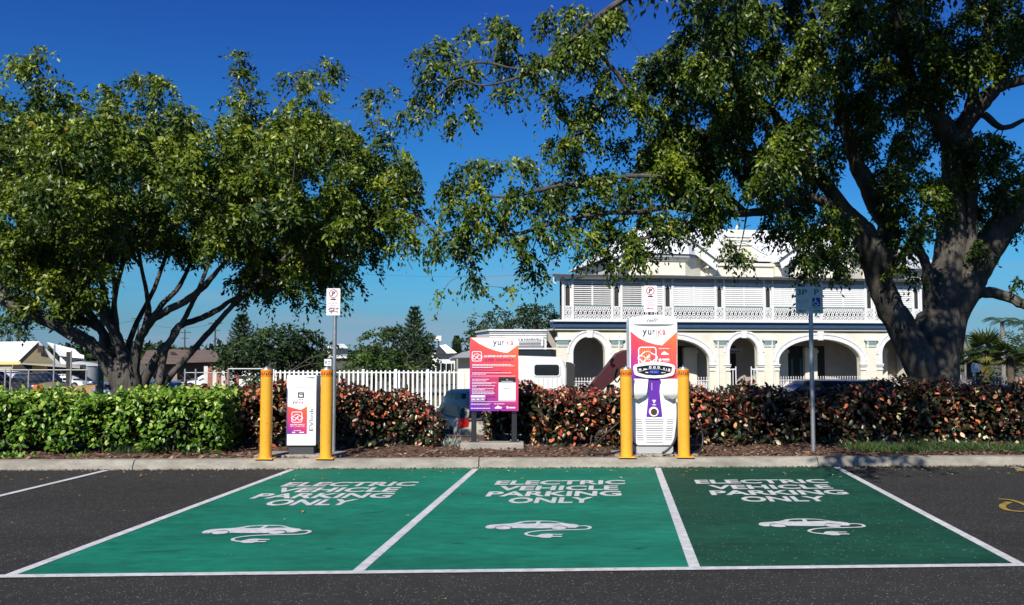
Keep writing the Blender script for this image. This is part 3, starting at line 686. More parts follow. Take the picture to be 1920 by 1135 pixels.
for k in range(3): p = bb(72+42*k,640); q = bb(106+42*k,617); a.ribbon([(p[0],p[1]),(q[0],p[1]),(q[0],q[1]),(p[0],q[1])], .006, True); a.rect(p[0]+.012,q[0]-.012,p[1]+.006,p[1]+.02)
for cy, xe in ((676,248),(684,240)): p = bb(66,cy); lines(a, p[0], bb(xe,0)[0], p[1], .005, 5)
p = bb(66,719); lines(a, p[0], bb(250,0)[0], p[1], .01, 6); p = bb(283,678); lines(a, p[0], bb(377,0)[0], p[1], .008, 7)
a.poly([bb(*p) for p in [(288,718),(352,718),(352,704),(330,700),(318,688),(305,700),(288,708)]][::-1]); p = bb(398,718); a.rect(p[0], bb(412,0)[0], p[1], bb(0,697)[1]); p = bb(418,716); lines(a, p[0], bb(480,0)[0], p[1], .02, 8)
a.build('white_print', whiteink, ff(.0036), t)['kind'] = 'stuff'
a = Art(); p, q = bb(184,288), bb(468,260); a.text('SUPER HIGHWAY', p[0], q[0], p[1], q[1], shear=.3, bold=.03)
p = bb(75,382); lines(a, p[0], bb(355,0)[0], p[1], .007, 9)
a.build('magenta_print', M('magenta_ink', (.28,.01,.12), .5), ff(.0036), t)
a = Art(); p, q = bb(322,482), bb(482,433); a.rect(p[0],q[0],p[1],q[1]); p = bb(366,537); a.rect(p[0], bb(428,0)[0], p[1], p[1]+.008)
a.build('notice_header', ink, ff(.0036), t)
a = Art(); p = bb(402,456); a.disc(p[0],p[1],.009); p = bb(348,474); lines(a, p[0], bb(455,0)[0], p[1], .007, 11); a.cur = 1
for cy in (498,512,556,572,604,628): p = bb(340 if cy != 556 else 330, cy); lines(a, p[0], bb(462,0)[0], p[1], .003, 12)
a.build('notice_print', [whiteink, M('pale_print', (.5,.6,.62), .5)], ff(.0042), t)
f_ = G(923,838,.12)
tag(MB().cbox(-.49,.49,-.13,.2,-.1,.078,.012).build('footing', pad, None, (P(923,800,13.35).x, 13.32, .131)), 'low rectangular concrete footing under the notice board', 'concrete footing')
# ---------- parking signs
def parking_sign(px, d, ztop, lab, deface=False):
    x = P(px, 565, d).x
    t = thing('parking_sign', lab, 'sign', (x, d, .12), 0, 'red and white no parking signs')
    h = .40; w_ = .102; zt = ztop-.12
    MB().cyl(.02,.03,0,zt-.05,.03,16).build('pole', steel, t, smooth=True)
    MB().prism(rrect(-w_,w_,zt-h,zt,.015,3), -.001,.001).build('plate', whitesign, t)
    for z in (zt-.06, zt-h+.05): MB().box(-.03,.06,.0015,.06,z,z+.02).build('clamp', steel, t)
    a = Art(); a.ring(.0,zt-.078,.058,.013); a.ribbon([(-.042,zt-.12),(.042,zt-.036)],.011); a.cur = 1; a.text('P',-.02,.024,zt-.112,zt-.044,bold=.03); a.cur = 0
    a.text('EXCEPTED',-.07,.07,zt-.232,zt-.21); a.text('WHILE',-.045,.045,zt-.268,zt-.246); a.text('CHARGING',-.07,.07,zt-.304,zt-.282)
    a.ribbon([(-.035,zt-.345),(.05,zt-.345)],.010); a.poly([(-.058,zt-.345),(-.03,zt-.328),(-.03,zt-.362)])
    a.cur = 1; a.poly([(-.045,zt-.165),(-.02,zt-.150),(.02,zt-.150),(.048,zt-.165),(.04,zt-.172),(-.04,zt-.172)]); a.ribbon([(.0,zt-.185),(.012,zt-.192),(.022,zt-.182)],.006)
    sg = a.build('print', [redink, ink], ff(.0016), t, step=.0002)
    if deface:
        a = Art(); rr = random.Random(4)
        for _ in range(16):
            cx, cz = rr.uniform(-.06,.07), zt-rr.uniform(.29,.36); a.poly([(cx+rr.uniform(.008,.02)*math.cos(q), cz+rr.uniform(.004,.012)*math.sin(q)) for q in np.linspace(0,6.28,7,endpoint=False)])
        a.build('scuff', M('scuff_grey', (.20,.16,.18), .8), ff(.0052), t, step=.0001)
    return t
s1 = parking_sign(625, 12.62, P(625,541,12.62).z, 'small white no parking sign with scuffed print on a steel pole behind the left chargers', True)
s2 = parking_sign(1219.5, 12.95, P(1219,536,12.95).z, 'small white no parking sign rising just above the tall fast charger')
# disabled / 3P sign
d = 12.85; t = thing('parking_sign', 'square 3P and P sign with a blue wheelchair symbol on a tall grey pole', 'sign', (P(1520,700,d).x, d, .12))
zt = P(1520,538,d).z-.12; h = .405; w_ = .205
MB().cyl(.03,.035,0,zt-.02,.032,16).build('pole', steel, t, smooth=True)
MB().prism(rrect(-w_,w_,zt-h,zt,.018,3), -.001,.001).build('plate', M('shade_greyed_sign', (.56,.58,.50), .5, var=.15, vscale=6), t)  # plate greyed to put the fig canopy's shade into its colour
gr = M('sign_green_ink', (.01,.10,.05), .5); bl_ = M('sign_blue_ink', (.01,.02,.16), .5)
a = Art(); a.text('3P', -.185,-.03,zt-.125,zt-.035,bold=.02); a.text('P', .075,.145,zt-.125,zt-.035,bold=.02)
a.text('8am - 5pm', -.19,-.02,zt-.22,zt-.195); a.text('MON - FRI', -.17,-.02,zt-.25,zt-.232)
for s in (-1,1): a.ribbon([(s*.06,zt-.365),(s*.14,zt-.365)],.010); a.poly([(s*.165,zt-.365),(s*.135,zt-.35),(s*.135,zt-.38)][::s])
a.text('ONLY', .055,.165,zt-.33,zt-.305)
a.build('green_print', gr, ff(.0016), t, step=.0001)
a = Art(); a.poly(rrect(.045,.165,zt-.295,zt-.165,.012)); a.cur = 1
cx, cz = .10, zt-.235
a.disc(cx-.008, cz+.05, .0095, n=12); a.ribbon([(cx-.006,cz+.036),(cx-.004,cz),(cx+.026,cz),(cx+.036,cz-.036),(cx+.05,cz-.032)],.009); a.ribbon([(cx-.005,cz+.02),(cx+.02,cz+.02)],.007)
a.ring(cx-.001,cz-.012,.033,.008,a0=120,a1=350)
a.build('wheelchair_panel', [bl_, whiteink], ff(.0018), t, step=.0002)
# ------------------------------------------------------------------ trees and hedges
bark = M('fig_bark', (.125,.112,.095), .9, spec=.15, col2=(.045,.04,.036), vscale=2.6, bump=.7, bscale=14, vdetail=8, stretch=(1.6,1.6,.7))
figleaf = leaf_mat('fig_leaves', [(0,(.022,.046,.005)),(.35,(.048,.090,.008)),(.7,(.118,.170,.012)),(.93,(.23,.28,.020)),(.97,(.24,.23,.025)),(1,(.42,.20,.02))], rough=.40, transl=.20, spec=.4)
rootc = Vector((0,0,0))
def limb(m_, pts, scale=1.0, n=9, k=5, wob=.0):
    """pts: (px, py, depth, half-width in photo pixels)"""
    pts = [(a, b, c, r*(.82 if r < 17 else 1)) for a, b, c, r in pts]; arr = smooth(pts, k); ps = []; rs = []
    for i, (px, py, d, r) in enumerate(arr):
        p = P(px, py, d); ps.append(p); rs.append(max(.006, r/FPX*d*scale))
    ps = [p+Vector((random.gauss(0,1),random.gauss(0,1),random.gauss(0,1)))*min(r*.07,.010) for p, r in zip(ps, rs)]
    rs = [r+min(r*.05,.008)*random.uniform(-1,1) for r in rs]
    m_.tube(ps, rs, n); return [(p, r) for p, r in zip(ps, rs)]
def blobs_from(poly, n, rmin, rmax, dmin, dmax, rng):
    xs = [p[0] for p in poly]; ys = [p[1] for p in poly]; out = []
    def inside(x, y):
        c = False; j = len(poly)-1
        for i in range(len(poly)):
            (xi, yi), (xj, yj) = poly[i], poly[j]
            if (yi > y) != (yj > y) and x < (xj-xi)*(y-yi)/(yj-yi)+xi: c = not c
            j = i
        return c
    while len(out) < n:
        x, y = rng.uniform(min(xs), max(xs)), rng.uniform(min(ys), max(ys))
        if inside(x, y): r = rng.uniform(rmin, rmax); out.append((x, y, r, r*rng.uniform(.8,1.3), rng.uniform(dmin, dmax)))
    return out
def foliage(name, blobs, lsize, dens, mat, parent, rng, droop=.75, bright=0.0):
    """each blob is a cluster of hanging sprays; every spray is a short twig of leaves"""
    C=[];A=[];T=[];Ls=[]
    for (px, py, rx, ry, d) in blobs:
        c = np.array(P(px, py, d)); RX = rx/FPX*d; RZ = ry/FPX*d; RY = RX*.9
        area = RX*RZ*math.pi; nl = max(30, int(dens*area/(lsize*lsize*.45))); ns = max(4, nl//11)
        nk = max(3, int(3+RX*9)); ku = unit(rng.normal(size=(nk,3)))*(rng.random((nk,1))**.4)*.82; kb = rng.normal(0,.10,nk)
        ki = rng.integers(0, nk, ns); off = ku[ki]+rng.normal(0,.17,(ns,3)); off[:,2] -= .10*rng.random(ns)
        u = unit(off+rng.normal(0,.25,(ns,3))); cen = c + off*np.array([RX,RY,RZ])
        bt = rng.normal(0,.12)+bright
        for j in range(ns):
            k = 11; t = np.linspace(0,1,k)
            out_ = u[j]*np.array([1,1,.35]); out_ /= max(np.linalg.norm(out_),.1)
            L0 = lsize*rng.uniform(2.6,4.6)
            tw = cen[j] + np.outer(t, out_)*L0*.55 + np.outer(t**1.6, [0,0,-1])*L0*droop
            side = np.where(np.arange(k)%2, 1, -1)[:,None]*np.cross(out_, [0,0,1.0])[None]
            ax = unit(side*.55+out_*.35+np.array([0,0,-droop])+rng.normal(0,.42,(k,3)))
            C.append(tw+rng.normal(0,lsize*.22,(k,3))); A.append(ax)
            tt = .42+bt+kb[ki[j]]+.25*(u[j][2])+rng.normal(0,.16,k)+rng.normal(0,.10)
            T.append(tt); Ls.append(lsize*rng.uniform(.7,1.2,k))
    C = np.concatenate(C); A = np.concatenate(A); T = np.concatenate(T); Ls = np.concatenate(Ls)
    odd = rng.random(len(T)); T = np.clip(T, 0, .93); T[odd > .9965] = .99
    nn = rng.normal(size=A.shape); nn = nn + np.array([-.2,-.55,.75])*1.15
    S = unit(np.cross(A, nn))
    o = leaf_mesh(name, C, A, S, Ls, Ls*.45, T, mat, fold=.14, parent=parent, kind='stuff'); return o, len(C)
def twigs(m_, blobs, nodes, rng, rmin=.008, share=1.0, maxd=3.2):
    N_ = np.array([list(p) for p, r in nodes]); Rr = np.array([r for p, r in nodes])
    order = list(range(len(blobs)))
    for i in order:
        px, py, rx, ry, d = blobs[i]
        c = np.array(P(px, py, d)); dd = np.linalg.norm(N_-c, axis=1)+np.abs(N_[:,2]-c[2])*.1
        j = int(dd.argmin()); L_ = dd[j]
        if rng.random() > share: continue
        a = N_[j]; r0 = min(Rr[j]*.6, .012+.012*L_)
        mid1 = a+(c-a)*.35+np.array([rng.normal(0,.06),rng.normal(0,.06),.10*L_])*min(1,L_); mid2 = a+(c-a)*.7+rng.normal(0,.05,3)*L_+np.array([0,0,.05*L_])
        ps = smooth([tuple(a), tuple(mid1), tuple(mid2), tuple(c)], 3)
        rs = np.linspace(r0, rmin*.7, len(ps)); m_.tube([Vector(p) for p in ps], list(rs), 5, cap=False)
        if L_ < maxd: N_ = np.vstack([N_, ps[3:]]); Rr = np.concatenate([Rr, rs[3:]])
def aerial(m_, pts): m_.tube([Vector(p) for p in pts], .007, 4, cap=False)

# ===== the big fig on the right
rg = np.random.default_rng(11)
big = thing('fig_tree', 'huge fig tree on the right with a thick grey trunk and hanging foliage', 'tree', (0,0,0))
m_ = MB(); nodes = []
TR = [
 [(1752,800,18.2,52),(1752,745,18,43),(1748,690,18,38),(1752,640,18,44),(1762,590,18,36)],
 [(1728,790,17.9,18),(1722,730,17.8,16),(1705,670,17.8,14),(1690,630,17.8,12)],
 [(1800,800,18,16),(1786,740,17.9,14),(1782,680,17.8,14),(1790,620,17.8,14)],
 [(1752,820,18,22),(1746,745,17.95,26),(1722,675,17.8,30),(1692,615,17.7,27),(1660,560,17.6,24),(1642,505,17.5,24),(1632,465,17.3,27),(1612,430,17.2,22),(1582,400,17.1,19)],
 [(1650,500,17.6,20),(1668,440,17.6,20),(1645,385,17.6,18),(1618,330,17.5,17),(1598,285,17.3,15),(1582,225,17,13),(1560,150,16.6,10),(1530,60,16,8),(1500,-60,15,6)],
 [(1760,640,18,36),(1768,560,18,31),(1780,480,18,28),(1785,420,18,26),(1785,360,18,23),(1792,300,17.8,23),(1790,262,17.6,24)],
 [(1788,270,17.6,20),(1768,232,17.4,17),(1738,205,17.2,15),(1712,160,17,14),(1690,90,16.6,12),(1672,20,16.2,10),(1650,-80,15.5,8)],
 [(1792,270,17.6,18),(1808,235,17.4,17),(1838,195,17.2,17),(1870,165,17,14),(1920,150,16.8,12),(1990,140,16.5,9)],
 [(1815,220,17.3,13),(1830,150,17.1,12),(1850,60,16.8,11),(1862,-40,16.4,9),(1880,-160,16,6)],
 [(1766,720,18.15,26),(1782,610,18.1,27),(1808,540,18,30),(1835,495,18.1,28),(1868,440,18.1,28),(1900,400,18.1,24),(1945,350,18,20),(2010,280,18,14)],
 [(1800,520,18,20),(1818,440,17.9,16),(1820,380,17.8,14),(1822,320,17.7,13),(1812,250,17.5,13)],
 [(1770,600,18.1,14),(1792,568,18,16),(1815,556,17.9,16),(1848,548,17.8,13),(1888,556,17.6,12),(1930,575,17.3,11),(1990,600,17,8)],
 [(1755,620,18,14),(1744,560,17.9,14),(1738,500,17.7,12),(1720,470,17.6,11),(1692,478,17.5,9),(1668,520,17.4,7)],
 [(1720,470,17.6,10),(1728,440,17.5,7),(1735,405,17.4,5)],
 [(1590,405,17.1,17),(1562,365,17,16),(1535,330,16.9,16),(1505,300,16.8,15),(1475,285,16.6,13),(1450,300,16.5,6)],
 [(1505,300,16.8,12),(1482,250,16.4,9),(1440,200,16,8),(1385,150,15.6,7),(1330,80,15.2,6)],
 [(1600,425,17.1,15),(1565,390,16.9,13),(1525,372,16.7,12),(1485,376,16.5,12),(1450,392,16.3,11),(1400,400,16,9),(1330,398,15.7,8),(1255,388,15.4,7),(1200,398,15.2,6),(1130,400,15,5),(1050,415,14.8,5),(960,440,14.6,4),(880,430,14.5,3),(820,440,14.4,2)],
 [(1340,398,15.7,6),(1300,410,15.5,5),(1240,440,15.3,4),(1180,450,15.2,3)],
 [(1400,400,16,7),(1350,360,15.7,6),(1290,345,15.4,6),(1220,330,15.1,5),(1130,335,14.8,4),(1040,350,14.6,4),(950,370,14.5,3),(880,360,14.4,2)],
 [(1475,285,16.6,9),(1410,290,16.2,8),(1345,265,15.8,8),(1270,235,15.4,8),(1215,205,15,8),(1185,178,14.8,6),(1150,130,14.6,5),(1110,90,14.4,4),(1080,68,14.3,4)],
 [(1205,192,15,5),(1160,192,14.9,4),(1115,212,14.8,4),(1085,240,14.7,3),(1072,285,14.6,2)],
 [(1320,-120,15.2,12),(1260,-60,14.9,10),(1190,-15,14.6,8),(1130,25,14.4,7),(1085,65,14.3,6),(1050,90,14.2,6),(1010,125,14.1,5),(985,140,14,4)],
 [(1640,-120,15.6,12),(1500,-180,15.4,12),(1400,-160,15.3,12),(1320,-120,15.2,12)],
 [(1690,90,16.6,12),(1670,-20,16.0,12),(1640,-120,15.6,12)],
 [(1000,130,14.1,4),(960,128,14,3),(925,120,14,3),(890,118,13.9,3),(860,128,13.9,2)],
 [(985,140,14,3),(940,155,14,3),(900,160,13.9,2),(860,150,13.9,2),(815,185,13.9,2)],
 [(1868,440,18.1,14),(1880,360,17.8,12),(1900,340,17.6,8),(1960,360,17.4,5)],
 [(1845,215,17.1,9),(1880,240,16.9,7),(1920,225,16.8,5)],
 # limbs that leave the picture at the top and reach out over the bays
 [(1650,-80,15.5,9),(1640,-260,13,10),(1620,-480,11,10),(1590,-800,9,9),(1540,-1150,7.6,7)],
 [(1880,-160,16,8),(1990,-300,14,9),(2150,-480,12,9),(2300,-700,10.5,7)],
 [(1500,-60,15,7),(1380,-200,13,8),(1250,-330,11.5,7)],
]
for t_ in TR: nodes += limb(m_, t_, n=12 if t_[0][3] > 14 else 8)
B_ = []  # clusters seen against the sky: x, y, rx, ry, depth
sk = """940,53,38,32 887,57,20,18 834,88,28,24 794,101,20,13 816,132,36,24 873,115,26,24 869,158,22,26 869,210,18,34 794,185,24,28 798,215,14,16 757,207,14,13
948,92,32,26 988,110,28,22 944,154,26,14 966,172,14,16 1014,145,14,12 1036,26,24,22 1080,22,28,26 1055,66,22,20 1147,50,34,30 1168,13,22,18 1063,123,11,20 1098,123,16,13 1142,132,16,14 1164,140,12,18
1045,176,34,18 1036,211,24,18 1102,190,30,22 1138,172,24,20 1098,216,22,16 1045,262,26,15 1082,273,16,14 1102,247,12,12 1138,260,9,16 1213,128,24,22 1228,160,20,18 1213,207,9,12 1250,90,22,24
893,304,36,24 957,308,30,22 992,304,20,16 829,352,22,15 873,348,36,20 851,388,32,22 913,383,32,22 940,405,26,22 970,352,24,22 1019,352,40,30 1063,339,36,30 1072,308,26,18 1105,385,24,26 781,407,18,14 777,445,15,11 834,458,26,18 887,460,22,24
1001,432,24,34 1001,478,20,26 1054,449,11,24 1102,432,18,26 1129,458,24,30 1160,335,38,32 1160,423,32,24 1186,445,26,24 885,505,15,22 897,540,8,8 831,548,9,14 1000,508,16,14 960,543,8,10 1085,478,12,12 1140,490,16,14 1115,330,24,26
1195,380,30,26 1210,300,34,28 1180,270,24,20 1245,345,32,26 1240,420,24,20 1265,445,22,14 1200,470,18,14 1222,245,20,20 1270,190,26,26 1285,135,28,26 1296,60,32,34
1350,455,22,16 1385,470,14,20 1400,485,7,9 1440,480,14,26 1460,440,24,18 1475,455,24,16 1500,480,26,18 1530,465,28,20 1560,480,26,18 1585,500,20,14 1515,515,14,18 1515,545,11,11 1600,470,18,20 1445,420,24,16 1320,425,18,12 1545,440,26,18
1690,500,18,14 1710,520,16,8 1690,470,18,22 1700,430,24,24 1725,400,22,24 1688,392,24,26 1705,350,24,26 1650,330,16,26 1560,290,22,26 1672,300,18,22 1738,330,20,22 1740,280,20,20"""
for q in sk.split():
    x, y, rx, ry = map(float, q.split(',')); dep = 14.4+ (x-750)/1000*2.6+rg.normal(0,.35)
    B_.append((x, y, rx, ry, dep))
B_ += blobs_from([(1290,-20),(1640,-20),(1640,200),(1560,260),(1480,300),(1380,330),(1280,340),(1230,290),(1260,200),(1240,120),(1300,60)], 92, 22, 36, 13.6, 17.5, rg)
B_ += blobs_from([(1230,270),(1560,250),(1540,330),(1420,380),(1300,380),(1215,350)], 40, 18, 28, 14.3, 17.5, rg)
B_ += blobs_from([(1640,-20),(1925,-20),(1925,100),(1860,160),(1740,180),(1640,190)], 50, 22, 32, 14.8, 17.6, rg)
B_ += blobs_from([(1560,160),(1780,160),(1830,420),(1700,440),(1640,300),(1560,260)], 32, 18, 26, 15.8, 19, rg)
B_ += blobs_from([(1800,270),(1880,260),(1900,420),(1830,480),(1800,420)], 12, 18, 26, 16.4, 18.6, rg)
B_ += [(1890,300,26,22,17.2),(1915,290,22,20,17.5),(1895,330,22,18,17),(1915,420,22,16,18),(1912,520,14,12,17.5),(1875,265,20,16,17),(1840,450,18,22,17.5),(1730,150,26,30,15.5),(1625,215,22,36,15.4),(1700,210,20,26,15.8)]
for t_ in TR[14:24]:
    for q in smooth([p[:3] for p in t_], 3)[2:]:
        if q[1] > 10 and q[0] < 1600 and rg.random() < .62: r_ = rg.uniform(13,21); B_.append((q[0]+rg.normal(0,10), q[1]+rg.uniform(-8,24), r_, r_*rg.uniform(1,1.5), q[2]-.15+rg.normal(0,.15)))
B_ += [(1500,430,26,18,15.6),(1530,445,26,18,15.4),(1560,440,26,20,15.8),(1590,450,22,18,16),(1480,412,24,16,15.7),(1545,420,26,14,15.9),(1600,420,18,14,16.2),(1520,478,24,14,15.5),(1570,470,24,14,15.6)]
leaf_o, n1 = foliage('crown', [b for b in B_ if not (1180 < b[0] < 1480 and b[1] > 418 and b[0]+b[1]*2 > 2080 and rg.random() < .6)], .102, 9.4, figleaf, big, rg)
# boughs above and beside the picture: they carry on the crown and shade the trunk and the right-hand hedge
OFF = blobs_from([(1180,-60),(2000,-60),(2100,-420),(1300,-420)], 56, 30, 60, 12.5, 18, rg)
OFF += blobs_from([(1940,-60),(2500,-60),(2500,520),(1960,420)], 46, 34, 60, 15, 20, rg)
OFF += blobs_from([(1350,-420),(2300,-380),(2500,-900),(1500,-900)], 44, 44, 84, 10.5, 15, rg)
OFF += blobs_from([(1660,-500),(2300,-420),(2500,-1100),(1800,-1100)], 22, 60, 100, 9.2, 11.5, rg)
OFF += blobs_from([(1330,-130),(2150,-110),(2250,-460),(1500,-480)], 34, 50, 90, 8.2, 11.4, rg)
OFF += blobs_from([(1250,-300),(2050,-300),(2050,-520),(1400,-520)], 16, 60, 95, 6.6, 8.2, rg)
OFF += [(1720,-590,130,26,5.3),(1830,-520,120,26,5.4),(1650,-540,100,24,5.2),(1750,-520,120,22,5.5),(1860,-560,100,22,5.6),(1680,-560,90,20,5.5),(1700,-560,110,26,5.0),(1810,-600,110,24,5.3),(1910,-560,90,24,5.1),(1610,-600,80,20,5.25)]
OFF += [(1555,-420,70,22,7.5),(1620,-400,60,22,7.2),(1470,-440,46,16,7.7),(1690,-430,64,20,7.4),(1500,-520,60,30,7.0)]
def _clear(b):
    c = P(b[0], b[1], b[4]); s0 = Vector((4.5,12.85,2.35)); t_ = (c-s0).dot(SUNV); return (c-(s0+SUNV*t_)).length > .55*b[2]/FPX*b[4]
OFF = [b for b in OFF if _clear(b)]
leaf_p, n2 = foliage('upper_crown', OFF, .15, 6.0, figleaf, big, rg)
twigs(m_, B_, nodes, rg); twigs(m_, OFF, nodes, rg, rmin=.02, share=.6)
for (x, y, d, l) in ((1592,-10,15,.55),(1598,-5,15,.75),(1606,0,15,.5),(1850,20,15.5,1.3),(1735,60,15.5,.5),(1052,300,14.5,.35),(1130,180,14.7,.35),(945,420,14.4,.45),(908,430,14.4,.5),(1145,200,14.7,.35),(866,470,14.4,.3),(760,450,14.4,.5)):
    p = P(x, y, d); aerial(m_, [p, p+Vector((.03,0,-l*.4)), p+Vector((.05,.02,-l*.75)), p+Vector((.12,.02,-l))])
m_.build('trunk', bark, big, smooth=True)
# ===== the bushy fig on the left
lt = thing('fig_tree', 'broad bushy fig tree on the left, many slender limbs fanning from behind the green hedge', 'tree', (0,0,0))
rg = np.random.default_rng(23); m_ = MB(); nodes = []
TL = [
 [(238,790,17,34),(236,740,17,30),(228,710,17,28),(205,680,17,24)],
 [(215,700,17,20),(190,665,16.9,18),(160,635,16.8,15),(120,617,16.6,14),(70,598,16.4,13),(20,572,16.2,12),(-60,540,16,9),(-140,500,15.6,6)],
 [(170,650,17,10),(120,625,17.4,9),(70,585,17.6,8),(20,560,17.6,7),(-40,540,17.6,5)],
 [(235,720,17,20),(215,670,17.3,15),(190,620,17.6,12),(160,575,17.8,10),(130,520,17.8,8),(90,480,17.6,6)],
 [(190,620,17.6,9),(140,590,17.8,7),(80,545,17.9,6),(20,480,17.8,4)],
 [(236,740,17,22),(240,700,16.9,17),(222,650,16.8,13),(200,600,16.6,11),(170,560,16.4,9),(120,530,16,8),(75,520,15.8,7),(50,505,15.7,6),(25,490,15.6,4)],
 [(245,730,17,20),(240,680,17.2,14),(225,640,17.4,11),(205,590,17.6,9),(190,520,17.8,8),(180,440,17.8,6),(170,330,17.6,5),(130,220,17.4,4),(80,140,17.4,3)],
 [(255,740,16.9,20),(252,690,16.8,15),(262,640,16.7,13),(285,600,16.5,12),(310,585,16.4,11),(355,560,16.2,10),(385,535,16,9),(410,505,15.8,6),(422,492,15.7,5)],
 [(262,640,16.7,11),(278,595,16.7,10),(275,550,16.6,6),(262,480,16.5,5),(262,400,16.4,4),(264,300,16.3,3)],
 [(262,500,16.5,4),(235,455,16.4,4),(205,420,16.2,3),(185,395,16,2)],
 [(285,600,16.5,10),(305,570,16.7,8),(330,545,16.9,7),(345,520,17,6),(360,480,17.2,5),(380,380,17.2,4),(440,250,17.2,3),(460,130,17.2,2)],
 [(258,740,17,18),(300,660,16.9,11),(320,640,16.9,10),(335,612,16.9,10),(370,600,17,9),(410,580,17,8),(440,560,16.9,6),(500,545,16.8,4),(560,525,16.6,3)],
 [(290,740,16.6,16),(300,710,16.6,12),(310,660,16.6,9),(330,625,16.6,8),(350,590,16.7,7),(372,545,16.8,6),(400,470,17,5),(430,380,17,4),(480,260,17,3),(560,150,17,2)],
 [(292,745,16.7,16),(320,705,16.7,10),(355,665,16.7,9),(395,620,16.8,8),(430,580,16.8,7),(450,560,16.7,7),(480,530,16.6,6),(500,515,16.5,5),(560,460,16.4,4),(640,400,16.3,3)],
 [(440,570,16.8,5),(455,530,16.7,4),(470,480,16.6,3),(500,400,16.6,3),(540,300,16.6,2)],
 [(240,700,17.2,12),(215,650,18,9),(215,560,18.6,7),(240,450,18.8,6),(250,320,18.8,4),(290,170,18.6,3)],
 [(230,700,17,11),(250,620,17.8,8),(290,540,18.4,6),(330,430,18.8,5),(400,300,19,4)],
 [(222,640,16.9,8),(218,590,16.7,5),(213,530,16.5,4),(212,430,16.4,3)],
 [(560,460,16.4,3),(620,440,16.3,3),(700,400,16.2,2),(750,390,16.2,2)],
 [(500,515,16.5,4),(560,540,16.4,3),(620,555,16.3,2),(650,540,16.3,1.5)],
 [(20,560,16.2,8),(-60,440,16.4,6),(-120,300,16.6,4)],
 [(640,400,16.3,2.5),(690,300,16.5,2),(715,190,16.6,2)],
]
for t_ in TL: nodes += limb(m_, [(a, b, c, r*.80) for a, b, c, r in t_], n=9)
B2 = []
sk = """62,108,34,24 85,100,16,18 30,135,26,24 75,150,36,30 50,190,30,26 110,175,28,30 128,215,30,30 85,225,34,28 150,190,20,22 190,165,20,20 215,165,18,16 200,200,26,24 285,140,38,20 260,150,22,20 310,155,20,16 275,190,32,24 330,195,20,16 300,225,36,24 350,230,24,20
455,110,24,20 450,145,22,22 475,175,26,20 440,185,20,22 470,215,32,26 425,180,8,20 550,145,22,20 570,130,16,14 610,118,24,20 605,145,22,18 575,180,34,26 600,215,30,26 540,220,32,28 640,225,24,22 700,175,24,16 725,165,14,10 690,200,12,16 705,225,16,14
660,255,32,22 715,265,32,22 745,290,26,20 765,325,26,24 740,350,30,24 775,345,14,12 720,395,28,22 760,400,22,16 700,440,30,24 735,455,20,14 790,395,10,12 690,490,22,16 640,500,26,18 660,525,18,10 600,500,30,20 625,545,18,20 620,575,8,12 560,520,30,18 580,560,14,10 515,545,22,14 545,565,10,8
480,545,16,10 485,520,24,14 440,520,20,14 640,460,30,24 680,410,34,26 600,440,34,26 655,365,36,28 700,320,34,28 640,305,36,28 20,250,30,34 10,300,30,36 30,350,34,30 15,400,30,30 25,450,30,26 20,500,26,24 60,540,28,16 100,560,24,14 15,550,22,20 45,575,20,12"""
for q in sk.split():
    x, y, rx, ry = map(float, q.split(',')); B2.append((x, y, rx, ry, 16.6+rg.normal(0,.9)))
B2 += blobs_from([(0,215),(130,225),(380,235),(600,230),(770,300),(760,420),(600,470),(520,440),(380,450),(300,430),(150,440),(0,480)], 150, 24, 38, 13.9, 17.2, rg)
B2 += blobs_from([(0,215),(380,235),(600,230),(760,310),(740,420),(600,500),(380,460),(150,520),(0,560)], 62, 24, 36, 17.4, 19.8, rg)
B2 += blobs_from([(40,215),(500,190),(640,300),(560,400),(300,400),(60,420)], 40, 26, 40, 12.3, 14.2, rg)
B2 += blobs_from([(0,420),(200,410),(600,440),(640,500),(560,560),(480,540),(420,470),(250,455),(180,520),(170,590),(60,590),(0,560)], 76, 18, 30, 16.8, 19.8, rg)
B2 += blobs_from([(0,430),(160,430),(190,500),(120,570),(0,575)], 18, 18, 28, 15.2, 17.2, rg)
B2 += blobs_from([(60,440),(180,430),(200,500),(170,560),(100,560),(20,520)], 16, 18, 26, 15, 18, rg)
B2 += blobs_from([(420,440),(600,430),(700,470),(600,540),(500,560),(430,540),(400,480)], 18, 18, 28, 17.3, 19, rg)
B2 += blobs_from([(230,430),(400,430),(390,470),(300,470),(240,480)], 10, 14, 20, 15.5, 17.6, rg)
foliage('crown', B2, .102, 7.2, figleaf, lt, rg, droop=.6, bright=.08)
OFF2 = blobs_from([(-320,180),(0,150),(0,560),(-320,520)], 36, 30, 46, 14, 19.5, rg)
foliage('side_crown', OFF2, .12, 3.0, figleaf, lt, rg, droop=.6)
twigs(m_, B2, nodes, rg, share=.8); twigs(m_, OFF2, nodes, rg, share=.5)
m_.build('trunk', bark, lt, smooth=True)

